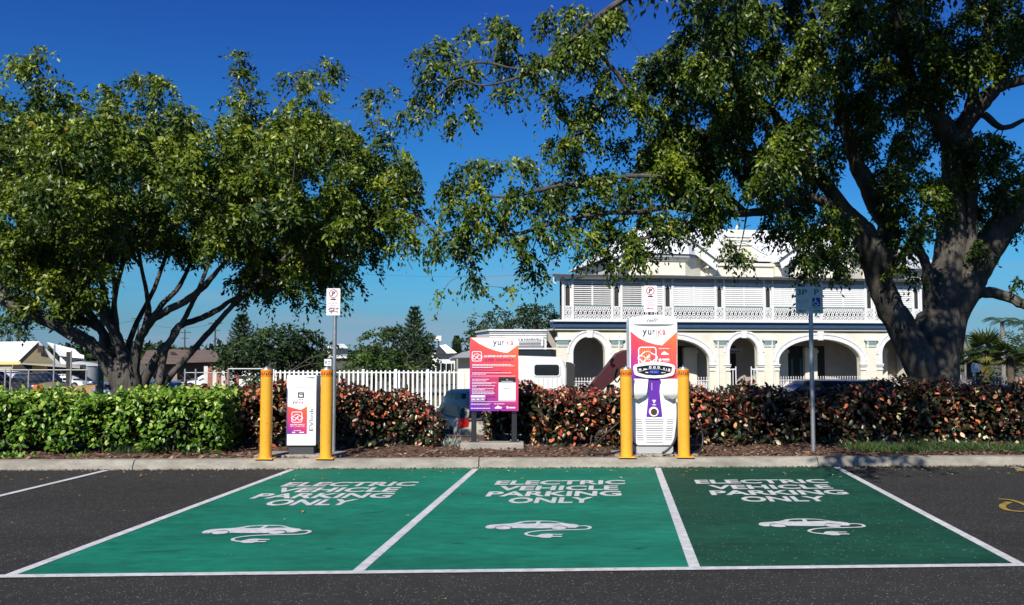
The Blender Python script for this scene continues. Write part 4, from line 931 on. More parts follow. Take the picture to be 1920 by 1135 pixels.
# ------------------------------------------------------------------ hedges
green_leaf = leaf_mat('hedge_green_leaf', [(0,(.035,.085,.010)),(.4,(.085,.19,.016)),(.75,(.19,.33,.028)),(1,(.48,.55,.12))], rough=.4, transl=.2)
red_leaf = leaf_mat('copper_leaf', [(0,(.020,.010,.008)),(.25,(.035,.022,.010)),(.45,(.030,.050,.016)),(.56,(.085,.020,.016)),(.68,(.33,.055,.035)),(.80,(.62,.19,.08)),(.90,(.60,.42,.20)),(1,(.66,.62,.34))], rough=.36, transl=.12)
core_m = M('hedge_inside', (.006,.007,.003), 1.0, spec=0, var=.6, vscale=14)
stem_m = M('hedge_stem', (.10,.075,.05), .9)
def hedge(name, label, cat, x0, x1, yf, th, ht, mat, lsize, dens, rng, tintf, nlow=.0, nparts=300, droop=.35):
    """x0..x1 along, yf(x) front face, th thickness, ht(x) height"""
    t = thing(name, label, cat, ((x0+x1)/2, yf((x0+x1)/2)+th/2, .12)); ox, oy, oz = t.location
    # dense inside: a lumpy body a little smaller than the leaf shell
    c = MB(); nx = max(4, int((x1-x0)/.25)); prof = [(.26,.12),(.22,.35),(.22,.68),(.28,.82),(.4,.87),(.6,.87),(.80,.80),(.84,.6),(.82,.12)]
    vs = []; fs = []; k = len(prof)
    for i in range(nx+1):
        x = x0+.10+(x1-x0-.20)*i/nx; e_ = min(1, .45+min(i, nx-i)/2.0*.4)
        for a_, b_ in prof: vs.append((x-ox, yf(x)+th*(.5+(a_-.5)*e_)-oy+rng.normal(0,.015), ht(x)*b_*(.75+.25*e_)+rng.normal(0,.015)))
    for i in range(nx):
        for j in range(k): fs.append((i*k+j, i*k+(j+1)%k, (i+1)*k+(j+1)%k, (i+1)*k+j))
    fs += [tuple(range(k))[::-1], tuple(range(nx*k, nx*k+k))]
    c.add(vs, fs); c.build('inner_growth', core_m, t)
    st = MB()
    for _ in range(int((x1-x0)*9)):
        x = rng.uniform(x0+.1, x1-.1); y = yf(x)+rng.uniform(.12, th-.1)
        st.tube([Vector((x-ox,y-oy,-.03)), Vector((x-ox+rng.normal(0,.04),y-oy+rng.normal(0,.03),.2)), Vector((x-ox+rng.normal(0,.08),y-oy,.45))], [.012,.010,.007], 5, cap=False)
    tag(st.build('stems', stem_m, t), kind='stuff')
    L_ = x1-x0; H = ht((x0+x1)/2)
    n_front = int(dens*L_*H/(lsize*lsize*.4)); n_top = int(dens*.8*L_*th/(lsize*lsize*.4)); n_end = int(dens*.7*th*H/(lsize*lsize*.4)); n_back = n_front//3
    C=[];Nn=[]
    def lump(x, z): return .055*np.sin(x*4.7+z*3)+.05*np.sin(x*9.3-z*7+1)+.03*np.sin(x*21+z*13)
    x = rng.uniform(x0, x1, n_front); hh = np.array([ht(q) for q in x]); z = hh*(nlow+(1-nlow)*rng.random(n_front)**.9)
    bul = .10*(1-((z/hh)*2-1)**2)
    y = np.array([yf(q) for q in x])+.10-bul-lump(x, z)*1.5+np.abs(rng.normal(0,.085,n_front))+.08*np.clip((z/hh-.82)/.18,0,1)
    C.append(np.stack([x,y,z],1)); Nn.append(np.tile([0,-1,.35],(n_front,1)))
    x = rng.uniform(x0, x1, n_top); y = rng.random(n_top)*th; hh = np.array([ht(q) for q in x])
    z = hh*.97+lump(x, y)*.9-np.abs(rng.normal(0,.03,n_top))+(rng.random(n_top) > .94)*rng.uniform(0,.09,n_top)-.10*np.abs(y/th*2-1)**3; C.append(np.stack([x, np.array([yf(q) for q in x])+y, z],1)); Nn.append(np.tile([0,-.3,1],(n_top,1)))
    for s_, xe in ((-1,x0),(1,x1)):
        y = rng.random(n_end)*th; z = rng.random(n_end)*ht(xe); x = xe-s_*(.04+np.abs(rng.normal(0,.05,n_end)))+s_*.06*(1-((z/ht(xe))*2-1)**2)
        C.append(np.stack([x, yf(xe)+y, z],1)); Nn.append(np.tile([s_,0,.3],(n_end,1)))
    x = rng.uniform(x0, x1, n_back); hh = np.array([ht(q) for q in x]); z = hh*rng.random(n_back)
    C.append(np.stack([x, np.array([yf(q) for q in x])+th-.05, z],1)); Nn.append(np.tile([0,1,.3],(n_back,1)))
    C = np.concatenate(C); Nn = np.concatenate(Nn); 
    C[:,0] -= ox; C[:,1] -= oy
    n = len(C); out_ = unit(Nn+rng.normal(0,.75,(n,3))+np.array([0,0,.35]))
    A = unit(out_*.55+rng.normal(0,.6,(n,3))+np.array([0,0,-droop])); S = unit(np.cross(A, out_+np.array([0,0,.3])))
    Ls = lsize*rng.uniform(.6,1.3,n); T = tintf(C+np.array([ox,oy,0]), rng)
    # the leaves that show largest are objects of their own
    vis = np.where(np.arange(n) < n_front)[0]; sc_ = Ls[vis]*np.abs(S[vis]@np.array([1,0,0]))+ (C[vis][:,1]*-.05)+(T[vis] > .62)*.03
    big_ = vis[np.argsort(-sc_)[:nparts]]; keep = np.ones(n, bool); keep[big_] = False
    leaf_mesh('leaves', C[keep], A[keep], S[keep], Ls[keep], Ls[keep]*.62, T[keep], mat, fold=.12, six=True, parent=t, kind='stuff')
    # shared leaf shapes, one per tint step
    protos = []
    for tt in np.linspace(0.02,1,14):
        o = leaf_mesh('leaf', np.zeros((1,3)), np.array([[0.,1.,0.]]), np.array([[1.,0.,0.]]), np.array([1.]), np.array([.64]), np.array([tt]), mat, fold=.12, six=True)
        protos.append(o.data); bpy.data.objects.remove(o)
    for i in big_:
        o = bpy.data.objects.new('leaf', protos[int(round(min(1,max(0,T[i]))*13))]); COL.objects.link(o); o.parent = t
        a_, s_ = A[i], S[i]; n_ = np.cross(s_, a_); l = Ls[i]*1.12
        Mx = Matrix(((s_[0]*l, a_[0]*l, n_[0]*l, C[i][0]), (s_[1]*l, a_[1]*l, n_[1]*l, C[i][1]-.03), (s_[2]*l, a_[2]*l, n_[2]*l, C[i][2]), (0,0,0,1)))
        o.matrix_local = Mx
    return t
hr_ = np.random.default_rng(5)
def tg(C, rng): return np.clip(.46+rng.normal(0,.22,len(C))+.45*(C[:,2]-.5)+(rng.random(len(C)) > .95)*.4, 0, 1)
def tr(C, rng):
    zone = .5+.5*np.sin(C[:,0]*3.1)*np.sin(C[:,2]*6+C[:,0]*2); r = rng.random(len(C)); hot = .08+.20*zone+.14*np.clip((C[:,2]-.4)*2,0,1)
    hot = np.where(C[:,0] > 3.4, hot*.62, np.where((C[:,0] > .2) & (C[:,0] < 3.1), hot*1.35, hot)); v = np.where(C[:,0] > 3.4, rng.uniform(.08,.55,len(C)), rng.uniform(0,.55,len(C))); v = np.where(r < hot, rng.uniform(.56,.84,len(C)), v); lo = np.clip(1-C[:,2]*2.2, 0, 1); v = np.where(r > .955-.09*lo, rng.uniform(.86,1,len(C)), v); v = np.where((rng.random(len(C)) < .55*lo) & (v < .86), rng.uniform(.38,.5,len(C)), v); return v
def yfr(off): return lambda x: ky(x)+off
# green hedge front face runs near the kerb
xg1 = P(415,800,12.6).x
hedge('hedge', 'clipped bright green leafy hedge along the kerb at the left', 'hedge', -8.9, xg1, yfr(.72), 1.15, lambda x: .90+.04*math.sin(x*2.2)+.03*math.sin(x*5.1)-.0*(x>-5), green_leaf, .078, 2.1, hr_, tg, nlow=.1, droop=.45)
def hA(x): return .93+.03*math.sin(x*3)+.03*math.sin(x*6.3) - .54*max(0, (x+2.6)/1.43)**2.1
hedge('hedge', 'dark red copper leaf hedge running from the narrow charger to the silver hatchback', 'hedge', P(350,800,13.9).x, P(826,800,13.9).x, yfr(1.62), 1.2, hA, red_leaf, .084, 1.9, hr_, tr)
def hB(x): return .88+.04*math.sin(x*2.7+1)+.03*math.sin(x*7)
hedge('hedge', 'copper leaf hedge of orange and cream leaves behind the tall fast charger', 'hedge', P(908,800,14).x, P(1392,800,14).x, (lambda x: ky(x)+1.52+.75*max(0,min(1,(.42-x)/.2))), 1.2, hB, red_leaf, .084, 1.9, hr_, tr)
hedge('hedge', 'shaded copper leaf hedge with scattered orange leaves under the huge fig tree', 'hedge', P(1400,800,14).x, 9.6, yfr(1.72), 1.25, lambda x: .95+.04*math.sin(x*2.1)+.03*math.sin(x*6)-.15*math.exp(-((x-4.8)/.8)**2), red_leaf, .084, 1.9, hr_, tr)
# tufts of grass and small plants at the foot of the hedges
gm = leaf_mat('tuft_grass', [(0,(.02,.045,.010)),(.6,(.04,.085,.016)),(1,(.10,.14,.04))], rough=.5, transl=.2)
sm = leaf_mat('silver_foliage', [(0,(.16,.19,.15)),(1,(.34,.37,.32))], rough=.7, transl=.1)
def tuft(name, label, cat, px, py, wx, h, n, mat, group=None, wid=.008):
    g = G(px, py, .12); t = thing(name, label, cat, (g.x, g.y+.1, .118), 0, group)
    C = np.stack([hr_.normal(0,wx/2,n), hr_.normal(0,.08,n), np.zeros(n)], 1); A = unit(np.stack([hr_.normal(0,.5,n), hr_.normal(0,.5,n), np.ones(n)],1))
    leaf_mesh('blades', C, A, unit(np.cross(A, hr_.normal(size=(n,3)))), h*hr_.uniform(.4,1.1,n), np.full(n,wid), hr_.random(n), mat, fold=.1, parent=t, kind='stuff'); return t
tuft('grass_tuft', 'small dark green weed tuft in the bark left of centre of the green hedge', 'plant', 245,853,.36,.17,260,gm,'weed tufts in the bark')
tuft('grass_tuft', 'small dark green weed tuft between the green hedge and the first yellow bollard', 'plant', 358,852,.30,.13,220,gm,'weed tufts in the bark')
tuft('grass_tuft', 'low green weed patch right of the second yellow bollard', 'plant', 655,838,.5,.14,300,gm,'weed tufts in the bark')
tuft('silver_plant', 'little silvery plant beside the notice board footing', 'plant', 846,838,.20,.17,170,sm,None,.02)
tuft('lime_plant', 'tiny lime green plant at the very left edge above the kerb', 'plant', 14,860,.24,.10,70,green_leaf,None,.05)
tuft('lime_plant', 'tiny lime green seedling on the kerb edge below the green hedge', 'plant', 138,858,.08,.08,16,green_leaf,None,.05)
n = 9000; X_ = hr_.uniform(P(1610,800,12.9).x, 9.8, n); Y_ = np.array([ky(q) for q in X_])+.62+hr_.uniform(0,.9,n)+.12*np.sin(X_*3)
X_[:1200] = hr_.uniform(P(1600,800,12.9).x, 6.2, 1200)
C = np.stack([X_, Y_, np.full(n,.115)],1); A = unit(np.stack([hr_.normal(0,.9,n), hr_.normal(-.2,.8,n), np.ones(n)],1))
o = leaf_mesh('grass', C, A, unit(np.cross(A, hr_.normal(size=(n,3)))), .15*hr_.uniform(.3,1.2,n)*(.55+.45*np.sin(X_*5+Y_*4)*np.sin(X_*1.7)+.35), np.full(n,.010), hr_.random(n), gm, fold=.1)
tag(o, 'shaggy strip of grass at the foot of the right hedge', 'grass', kind='stuff')
# ------------------------------------------------------------------ the white two-storey hotel
cream = M('cream_render', (.74,.70,.57), .85, big=.08, var=.10, vscale=1.5, bump=.15, bscale=30)
wwood = M('white_timber', (.72,.72,.70), .6, var=.10, vscale=4)
wiron = M('white_iron', (.72,.72,.71), .5)
blueg = M('blue_gutter', (.03,.075,.15), .5, var=.2, vscale=3)
tealp = M('teal_ornament', (.20,.32,.29), .7, var=.35, vscale=14)
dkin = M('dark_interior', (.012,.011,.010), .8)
roofw = M('white_iron_roof', (.72,.74,.76), .5, var=.06, vscale=3)
roofg = M('grey_iron_roof', (.34,.35,.35), .6, var=.15, vscale=3)
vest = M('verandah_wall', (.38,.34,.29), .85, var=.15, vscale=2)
glassd = M('dark_glass', (.015,.02,.025), .08, spec=.8)
FA = Vector((P(1047,600,50).x, 50.0)); FB = Vector((P(1730,600,54).x, 54.0)); FD = (FB-FA).normalized(); FROT = math.atan2(FD.y, FD.x)
def FU(px, out=0.0):
    """distance along the facade seen at column px; out moves the plane towards the street"""
    u = (px-960)/FPX/ (CA - 0*SA); n = Vector((FD.y, -FD.x)); o_ = FA+n*out
    # solve x = y*u with y,x on the line
    k = (px-960)/FPX/CA*1.0
    return (k*o_.y-o_.x)/(FD.x-k*FD.y)
def FZ(py, px, out=0.0):
    n = Vector((FD.y, -FD.x)); p = FA+n*out+FD*FU(px, out); return P(px, py, p.y).z+1.15
HZ = -1.15
hotel = thing('hotel', 'cream two storey hotel with arched arcade, white louvred balcony and iron lace', 'building', (FA.x, FA.y, HZ), FROT)
# local frame: x along facade, -y towards street, z up from ground
def Z(py, px=1047): return FZ(py, px)
z_imp = Z(684,1075); z_eave = 7.25; LEN = FU(1730)
zc = lambda py: FZ(py, 1047)
Zb_t, Zb_b = zc(603.5), zc(612); Zfl = zc(600); Zrail = zc(574); Zlou_t = zc(530); Zev = zc(517.5)
arches = [(FU(1075),FU(1134),0.94,None),(FU(1183),FU(1329),None,1.32),(FU(1367),FU(1419),None,None),(FU(1459),FU(1611),None,1.32),(FU(1652),FU(1708),None,None)]
piers = [FU(1054),FU(1155),FU(1349),FU(1440),FU(1630),LEN-.35]
wall_t = .40
def arcade_wall():
    m_ = MB(); edges = [-.05]+[(arches[i][1]+arches[i+1][0])/2 for i in range(4)]+[LEN+.3]
    for i, (a, b, _, rise) in enumerate(arches):
        x0, x1 = edges[i], edges[i+1]; hw_ = (b-a)/2; cx = (a+b)/2
        if rise is None: rise = hw_; top_ = zc(632); zs = top_-rise
        else: top_ = zc(636); zs = top_-rise
        N_ = 20; arc = [(a, 0)]+[(cx-hw_*math.cos(math.pi*k/N_), zs+rise*math.sin(math.pi*k/N_)) for k in range(N_+1)]+[(b, 0)]
        zt = Zb_b+.06
        for y, fl in ((0,0),(wall_t,1)):
            def q(p): return p[::-1] if fl else p
            m_.add([(x0,y,0),(a,y,0),(a,y,zs),(x0,y,zs)], [q((0,1,2,3))]); m_.add([(b,y,0),(x1,y,0),(x1,y,zs),(b,y,zs)], [q((0,1,2,3))])
            m_.add([(x0,y,zs),(a,y,zs),(a,y,zt),(x0,y,zt)], [q((0,1,2,3))]); m_.add([(b,y,zs),(x1,y,zs),(x1,y,zt),(b,y,zt)], [q((0,1,2,3))])
            pts = arc[1:-1]
            for p0, p1 in zip(pts[:-1], pts[1:]): m_.add([(p0[0],y,p0[1]),(p1[0],y,p1[1]),(p1[0],y,zt),(p0[0],y,zt)], [q((0,1,2,3))])
        for p0, p1 in zip(arc[:-1], arc[1:]): m_.add([(p0[0],0,p0[1]),(p0[0],wall_t,p0[1]),(p1[0],wall_t,p1[1]),(p1[0],0,p1[1])], [(0,1,2,3)])
        # raised arch moulding, keystone, imposts
        mo = MB()
        for (r0, r1, dy) in ((.03,.30,-.05),(.30,.42,-.09)):
            o_ = [(cx-(hw_+r1)*math.cos(math.pi*k/N_), zs+(rise+r1)*math.sin(math.pi*k/N_)) for k in range(N_+1)]; n_ = [(cx-(hw_+r0)*math.cos(math.pi*k/N_), zs+(rise+r0)*math.sin(math.pi*k/N_)) for k in range(N_+1)]
            for k in range(N_):
                A_, B2_, C_, D_ = n_[k], n_[k+1], o_[k+1], o_[k]
                mo.add([(A_[0],dy,A_[1]),(B2_[0],dy,B2_[1]),(C_[0],dy,C_[1]),(D_[0],dy,D_[1]),(D_[0],0,D_[1]),(C_[0],0,C_[1]),(A_[0],0,A_[1]),(B2_[0],0,B2_[1])], [(0,1,2,3),(3,2,5,4),(1,0,6,7)])
        for s_, x in ((-1,a),(1,b)): 
            xa, xb = (x-.40, x-.03) if s_ < 0 else (x+.03, x+.40); mo.box(xa,xb,-.05,0,z_imp,zs)
        mo.build('arch_moulding', wwood, hotel)
        mo = MB(); mo.prism([(cx-.16,top_-.04),(cx+.16,top_-.04),(cx+.22,top_+.62),(cx-.22,top_+.62)], -.14, 0); mo.build('keystone', wwood, hotel)
        for s_, x in ((-1,a),(1,b)):
            mo = MB(); xa, xb = (x-.46, x+.05) if s_ < 0 else (x-.05, x+.46)
            for k, (dz, h_, o2) in enumerate(((0,.07,.10),(-.11,.06,.07),(-.30,.10,.06))): mo.box(xa+.02*k, xb-.02*k, -o2, .05, z_imp+dz-h_, z_imp+dz)
            mo.build('impost', wwood, hotel)
        # low spiked iron fence across the opening
        if i != 2:
            fe = MB(); zt2 = .93; fe.box(a,b,.1,.13,zt2-.04,zt2); fe.box(a,b,.1,.13,.08,.12)
            n = int((b-a)/.16)
            for k in range(n+1):
                x = a+(b-a)*k/n; fe.box(x-.014,x+.014,.105,.125,.12,zt2+.10); fe.lathe([(.01,zt2+.09),(.035,zt2+.14),(.0,zt2+.22)],6,x,.115)
                if k < n:
                    xm = x+(b-a)/n/2
                    for zz in (.28,.5,.72):
                        pts = [(xm+.06*math.cos(t),.115,zz+.085*math.sin(t)) for t in np.linspace(0,2*math.pi,9)]; fe.tube([Vector(p) for p in pts], .013, 4, cap=False)
            fe.build('iron_fence', wiron, hotel)
        else:
            for x in (a+.02, b-.42):
                fe = MB()
                for q in (0,.36): fe.box(x+q,x+q+.05,.05,.10,.05,1.75)
                fe.box(x,x+.4,.06,.09,1.55,1.62); fe.box(x,x+.4,.06,.09,.4,.46); fe.box(x+.18,x+.22,.06,.09,.46,1.55)
                fe.build('gate_panel', wiron, hotel)
    m_.build('arcade_wall', cream, hotel)
arcade_wall()
joint = M('render_joint', (.62,.59,.49), .9)
for i, x in enumerate(piers):
    w_ = .33; m_ = MB()
    m_.box(x-w_,x+w_,-.07,0,0,zc(652)); m_.build('pilaster', cream, hotel)
    c = MB(); z0_, z1_ = zc(650), zc(633)
    c.box(x-w_-.02,x+w_+.02,-.10,0,z0_,z0_+.08); c.prism([(x-w_-.0,z0_+.081),(x+w_,z0_+.081),(x+w_+.06,z0_+.14),(x-w_-.06,z0_+.14)],-.12,0); c.box(x-w_-.12,x+w_+.12,-.20,0,z1_-.16,z1_)
    c.build('capital', wwood, hotel)
    c = MB(); c.prism([(x-w_+.01,z0_+.145),(x+w_-.01,z0_+.145),(x+w_+.06,z1_-.165),(x-w_-.06,z1_-.165)],-.155,0); c.build('capital_ornament', tealp, hotel)
m_ = MB()
for zz in (zc(662),z_imp+.02): pass
for x in piers:
    for zz in (zc(668), zc(700)): m_.box(x-.335,x+.335,-.073,-.069,zz,zz+.025)
m_.build('render_line', joint, hotel)
MB().box(-.25,LEN+.45,-.16,.4,Zb_b-.22,Zb_b-.06).build('upper_moulding', cream, hotel)
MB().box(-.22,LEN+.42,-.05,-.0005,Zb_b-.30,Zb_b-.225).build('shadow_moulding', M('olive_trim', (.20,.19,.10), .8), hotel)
MB().box(-.36,LEN+.6,-.30,.6,Zb_b-.055,Zb_t-.08).build('gutter_lower', blueg, hotel)
MB().box(-.42,LEN+.62,-.38,.6,Zb_t-.078,Zb_t).build('gutter', M('blue_gutter_dark', (.02,.045,.10), .5), hotel)
MB().box(-.38,LEN+.5,-.46,.6,Zb_t+.001,Zfl).build('balcony_edge', wwood, hotel)
# verandah depth: floor, back wall with doors, ceiling
VD = 2.6
MB().box(.0,LEN,.401,VD,-.1,.02).build('verandah_floor', M('verandah_floor', (.25,.22,.2), .9), hotel)
MB().box(-.05,LEN+.3,.42,VD+.1,Zb_b-.2,Zb_b-.1).build('verandah_ceiling', wwood, hotel)
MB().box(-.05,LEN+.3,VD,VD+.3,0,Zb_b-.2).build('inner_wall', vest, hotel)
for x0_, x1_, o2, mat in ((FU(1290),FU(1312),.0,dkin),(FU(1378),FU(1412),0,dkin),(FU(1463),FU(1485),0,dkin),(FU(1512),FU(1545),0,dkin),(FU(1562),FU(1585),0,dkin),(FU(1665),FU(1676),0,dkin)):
    dr = MB().box(x0_,x1_,VD-.03,VD-.001,.02,3.0).build('doorway', mat, hotel)
for x in (FU(1497),FU(1554),FU(1320),FU(1272),FU(1690)):
    MB().box(x-.42,x+.42,VD-.35,VD-.031,.02,2.9).build('inner_pier', cream, hotel); MB().box(x-.48,x+.48,VD-.40,VD-.3505,2.55,2.75).build('inner_capital', cream, hotel)
MB().box(FU(1519),FU(1523),VD-.06,VD-.031,.02,2.2).build('door_frame', M('teal_door', (.02,.12,.11), .5), hotel)
MB().box(FU(1536),FU(1540),VD-.06,VD-.031,.02,2.2).build('door_frame', M('teal_door'), hotel)
sg = MB().box(FU(1370),FU(1412),1.6,1.64,zc(663),zc(656)+.1).build('hanging_sign', M('shaded_sign', (.42,.42,.42), .7), hotel)
a = Art(); a.text('& Hankrivell', FU(1374), FU(1408), zc(661.5), zc(657.5), bold=.02); a.rect(FU(1374),FU(1402),zc(663)+.05,zc(663)+.09)
a.build('hanging_sign_print', ink, lambda x, y, z: (x, 1.596-z, y), hotel)
# balcony: posts in pairs with a lancet between, louvred panels, iron lace
pairs = [FU(p, .3) for p in (1064.5,1156,1252,1349,1440,1531,1629.5,1718)]
BY = -.30   # balcony plane
for i, x in enumerate(pairs):
    for s_ in (-1,1): MB().box(x+s_*.28-.07,x+s_*.28+.07,BY-.08,BY+.06,Zfl,Zev-.02).build('post', wwood, hotel)
    lp = MB(); N_ = 8; a0, b0 = x-.135, x+.135; ztop = zc(541); zcen = ztop
    arc = [(a0,Zrail+.04)]+[(x-.135*math.cos(math.pi*k/N_), zcen+.16*math.sin(math.pi*k/N_)) for k in range(N_+1)]+[(b0,Zrail+.04)]
    L0, L1_, T0 = x-.209, x+.209, Zlou_t+.05
    vs = [(p[0],BY,p[1]) for p in arc]; n = len(vs)
    lp.add([(L0,BY,Zrail),(a0,BY,Zrail),(a0,BY,zcen),(L0,BY,zcen)], [(0,1,2,3)]); lp.add([(b0,BY,Zrail),(L1_,BY,Zrail),(L1_,BY,zcen),(b0,BY,zcen)], [(0,1,2,3)])
    pts = arc[1:-1]
    xs_ = [L0]+[p[0] for p in pts[1:-1]]+[L1_]
    for k in range(len(pts)-1): lp.add([(pts[k][0],BY,pts[k][1]),(pts[k+1][0],BY,pts[k+1][1]),(xs_[k+1],BY,T0),(xs_[k],BY,T0)], [(0,1,2,3)])
    for k in range(len(arc)-1): lp.add([(arc[k][0],BY,arc[k][1]),(arc[k][0],BY+.05,arc[k][1]),(arc[k+1][0],BY+.05,arc[k+1][1]),(arc[k+1][0],BY,arc[k+1][1])], [(0,1,2,3)])
    lp.build('lancet_frame', wwood, hotel)
    MB().box(a0-.02,b0+.02,BY+.12,BY+.14,Zrail,ztop+.2).build('lancet_opening', M('lancet_dark', (.03,.028,.022), .6), hotel)
    MB().prism([(x-.02,ztop+.15),(x+.02,ztop+.15),(x,ztop+.36)],BY-.012,BY-.002).build('finial_mark', M('lancet_dark'), hotel)
MB().box(-.25,LEN+.1,BY-.03,BY+.05,Zlou_t+.055,Zev-.32).build('fascia_rail', wwood, hotel)
vm_ = MB()
for k in range(9): z_ = Zev-.30+k*.032; vm_.box(-.2,LEN+.05,BY-.01-.003*k,BY+.03,z_,z_+.02)
vm_.build('valance_boards', M('valance_grey', (.55,.54,.52), .7), hotel)
MB().box(.3,LEN,.9,.95,Zfl,Zev-.1).build('balcony_gloom_wall', M('balcony_shadow_wall', (.035,.032,.028), .8), hotel)  # near-black sheet standing in for the shade inside the balcony
lace_unit = None
def lace(x0, x1, name='lace_panel'):
    """cast-iron balustrade: hoops, rings and lozenges between rails"""
    m_ = MB(); W_ = x1-x0; H0, H1 = Zfl+.01, Zrail; n = max(2, int(round(W_/.285))); p = W_/n; H_ = H1-H0; r_ = .020
    m_.box(0,W_,-.02,.02,H_-.05,H_); m_.box(0,W_,-.02,.02,0,.05); m_.box(0,W_,-.012,.012,H_*.27,H_*.31); m_.box(0,W_,-.012,.012,H_*.72,H_*.76)
    def ring(cx, cz, rx, rz, k=10, rr=r_): m_.tube([Vector((cx+rx*math.cos(t),0,cz+rz*math.sin(t))) for t in np.linspace(0,2*math.pi,k+1)], rr, 4, cap=False)
    for i in range(n):
        c = p*(i+.5)
        ring(c, H_*.48, p*.24, p*.26, 12, .030); ring(c, H_*.855, p*.22, H_*.075, 8, .028); ring(c-p*.5 if i else c, H_*.855, p*.2, H_*.06, 8, .024)
        for s_ in (-1,1):
            m_.tube([Vector((c+s_*p*.22,0,H_*.56)),Vector((c+s_*p*.5,0,H_*.70)),Vector((c+s_*p*.5,0,H_*.745))], .024, 4, cap=False)
            m_.tube([Vector((c+s_*p*.24,0,H_*.42)),Vector((c+s_*p*.5,0,H_*.30))], .022, 4, cap=False)
            m_.tube([Vector((c,0,H_*.29)),Vector((c+s_*p*.42,0,H_*.17)),Vector((c+s_*p*.42,0,H_*.05))], .024, 4, cap=False)
        ring(c, H_*.13, p*.14, H_*.07, 8, .022)
        m_.box(c-.012,c+.012,-.01,.01,H_*.31,H_*.38); m_.tube([Vector((c,0,H_*.60)),Vector((c,0,H_*.72))], .03, 4, cap=False)
    o = m_.build(name, wiron, hotel, (x0, BY, H0)); return o
slat_me = {}
for i in range(len(pairs)):
    lace(pairs[i]-.21, pairs[i]+.21)
    if i == len(pairs)-1: break
    xa, xb = pairs[i]+.35, pairs[i+1]-.35; xm = (xa+xb)/2
    lace(xa, xb)
    MB().box(xm-.05,xm+.05,BY-.04,BY+.03,Zrail,Zlou_t+.055).build('mullion', wwood, hotel)
    MB().box(xa,xb,BY-.05,BY+.03,Zrail+.001,Zrail+.055).build('sill', tealp, hotel)
    for j, (x0_, x1_) in enumerate(((xa, xm-.05),(xm+.05, xb))):
        open_ = (i == 0) or (i == 1 and j == 0)
        pn = obj('louvre_panel', MB().box(x0_,x1_,BY-.025,BY+.02,Zlou_t,Zlou_t+.054).mesh('louvre_panel', wwood), hotel)
        n = 11; H_ = Zlou_t-(Zrail+.06); p = H_/n
        for k in range(n):
            key = (open_, round(x1_-x0_, 2))
            if key not in slat_me:
                w_ = x1_-x0_-.012; s2_ = MB()
                if open_: s2_.add([(0,.015,-.03),(w_,.015,-.03),(w_,-.035,-.03),(0,-.035,-.03),(0,.015,.03),(w_,.015,.03),(w_,-.035,.03),(0,-.035,.03)],[(0,3,2,1),(4,5,6,7)[::-1],(3,0,4,7),(1,2,6,5),(2,3,7,6),(0,1,5,4)])
                else: s2_.add([(0,.02,p*.44),(w_,.02,p*.44),(w_,-.03,-p*.46),(0,-.03,-p*.46),(0,.006,p*.46),(w_,.006,p*.46),(w_,-.042,-p*.42),(0,-.042,-p*.42)],[(0,1,2,3),(4,7,6,5),(0,3,7,4),(1,5,6,2),(2,6,7,3),(0,4,5,1)])
                slat_me[key] = s2_.mesh('slat', wwood)
            obj('slat', slat_me[key], pn, (x0_+.006, BY, Zrail+.06+p*(k+.5)))
# downpipes, skirting and lamps
for x in (FU(1160,.1), FU(1345,.1), FU(1446,.1), FU(1625,.1)): MB().tube([(x,-.13,.02),(x,-.13,Zb_b-.45)], .045, 8).build('downpipe', wwood, hotel)
MB().box(-.05,LEN+.3,-.045,-.0005,0,.32).build('plinth_course', M('plinth_paint', (.42,.38,.28), .9, big=.3), hotel) if False else None
for (a_, b_, _, r_) in arches:
    MB().lathe([(.02,0),(.09,.02),(.11,.14),(.03,.22)],8).build('lamp', wwood, hotel, ((a_+b_)/2, 1.3, Zb_b-.5))
# verandah roof
m_ = MB(); m_.add([(-.45,-.75,Zev),(LEN+.5,-.75,Zev),(LEN+.5,2.9,Zev+.36),(-.1,2.9,Zev+.36)], [(0,1,2,3)]); m_.add([(-.45,-.75,Zev-.02),(LEN+.5,-.75,Zev-.02),(LEN+.5,2.9,Zev+.34),(-.1,2.9,Zev+.34)], [(3,2,1,0)])
for k in range(int(LEN/.16)): x = -.3+k*.16; m_.add([(x,-.75,Zev+.003),(x+.05,-.75,Zev+.003),(x+.05,2.9,Zev+.363),(x,2.9,Zev+.363),(x+.025,-.75,Zev+.03),(x+.025,2.9,Zev+.39)], [(0,4,5,3),(4,1,2,5)])
m_.build('verandah_roof', roofg, hotel)
MB().box(-.5,LEN+.55,-.85,-.752,Zev-.12,Zev+.03).build('roof_gutter', M('dark_gutter', (.05,.055,.06), .5), hotel)
MB().box(-.4,-.25,-.5,-.35,Zev-.5,Zev-.121).build('bracket', wwood, hotel)
# upper walls and roofs behind the verandah roof
UY = 2.9
def UX(px, out=-UY): return FU(px, out)
def UZ(py, px=1250, out=-UY): return FZ(py, px, out)
MB().box(UX(1146),UX(1735),UY,UY+9,Zb_t,UZ(497)).build('upper_wall', cream, hotel)
MB().box(UX(1146)-.1,UX(1735)+.1,UY-.12,UY+9,UZ(497)+.001,UZ(494)+.1).build('upper_cornice', cream, hotel)
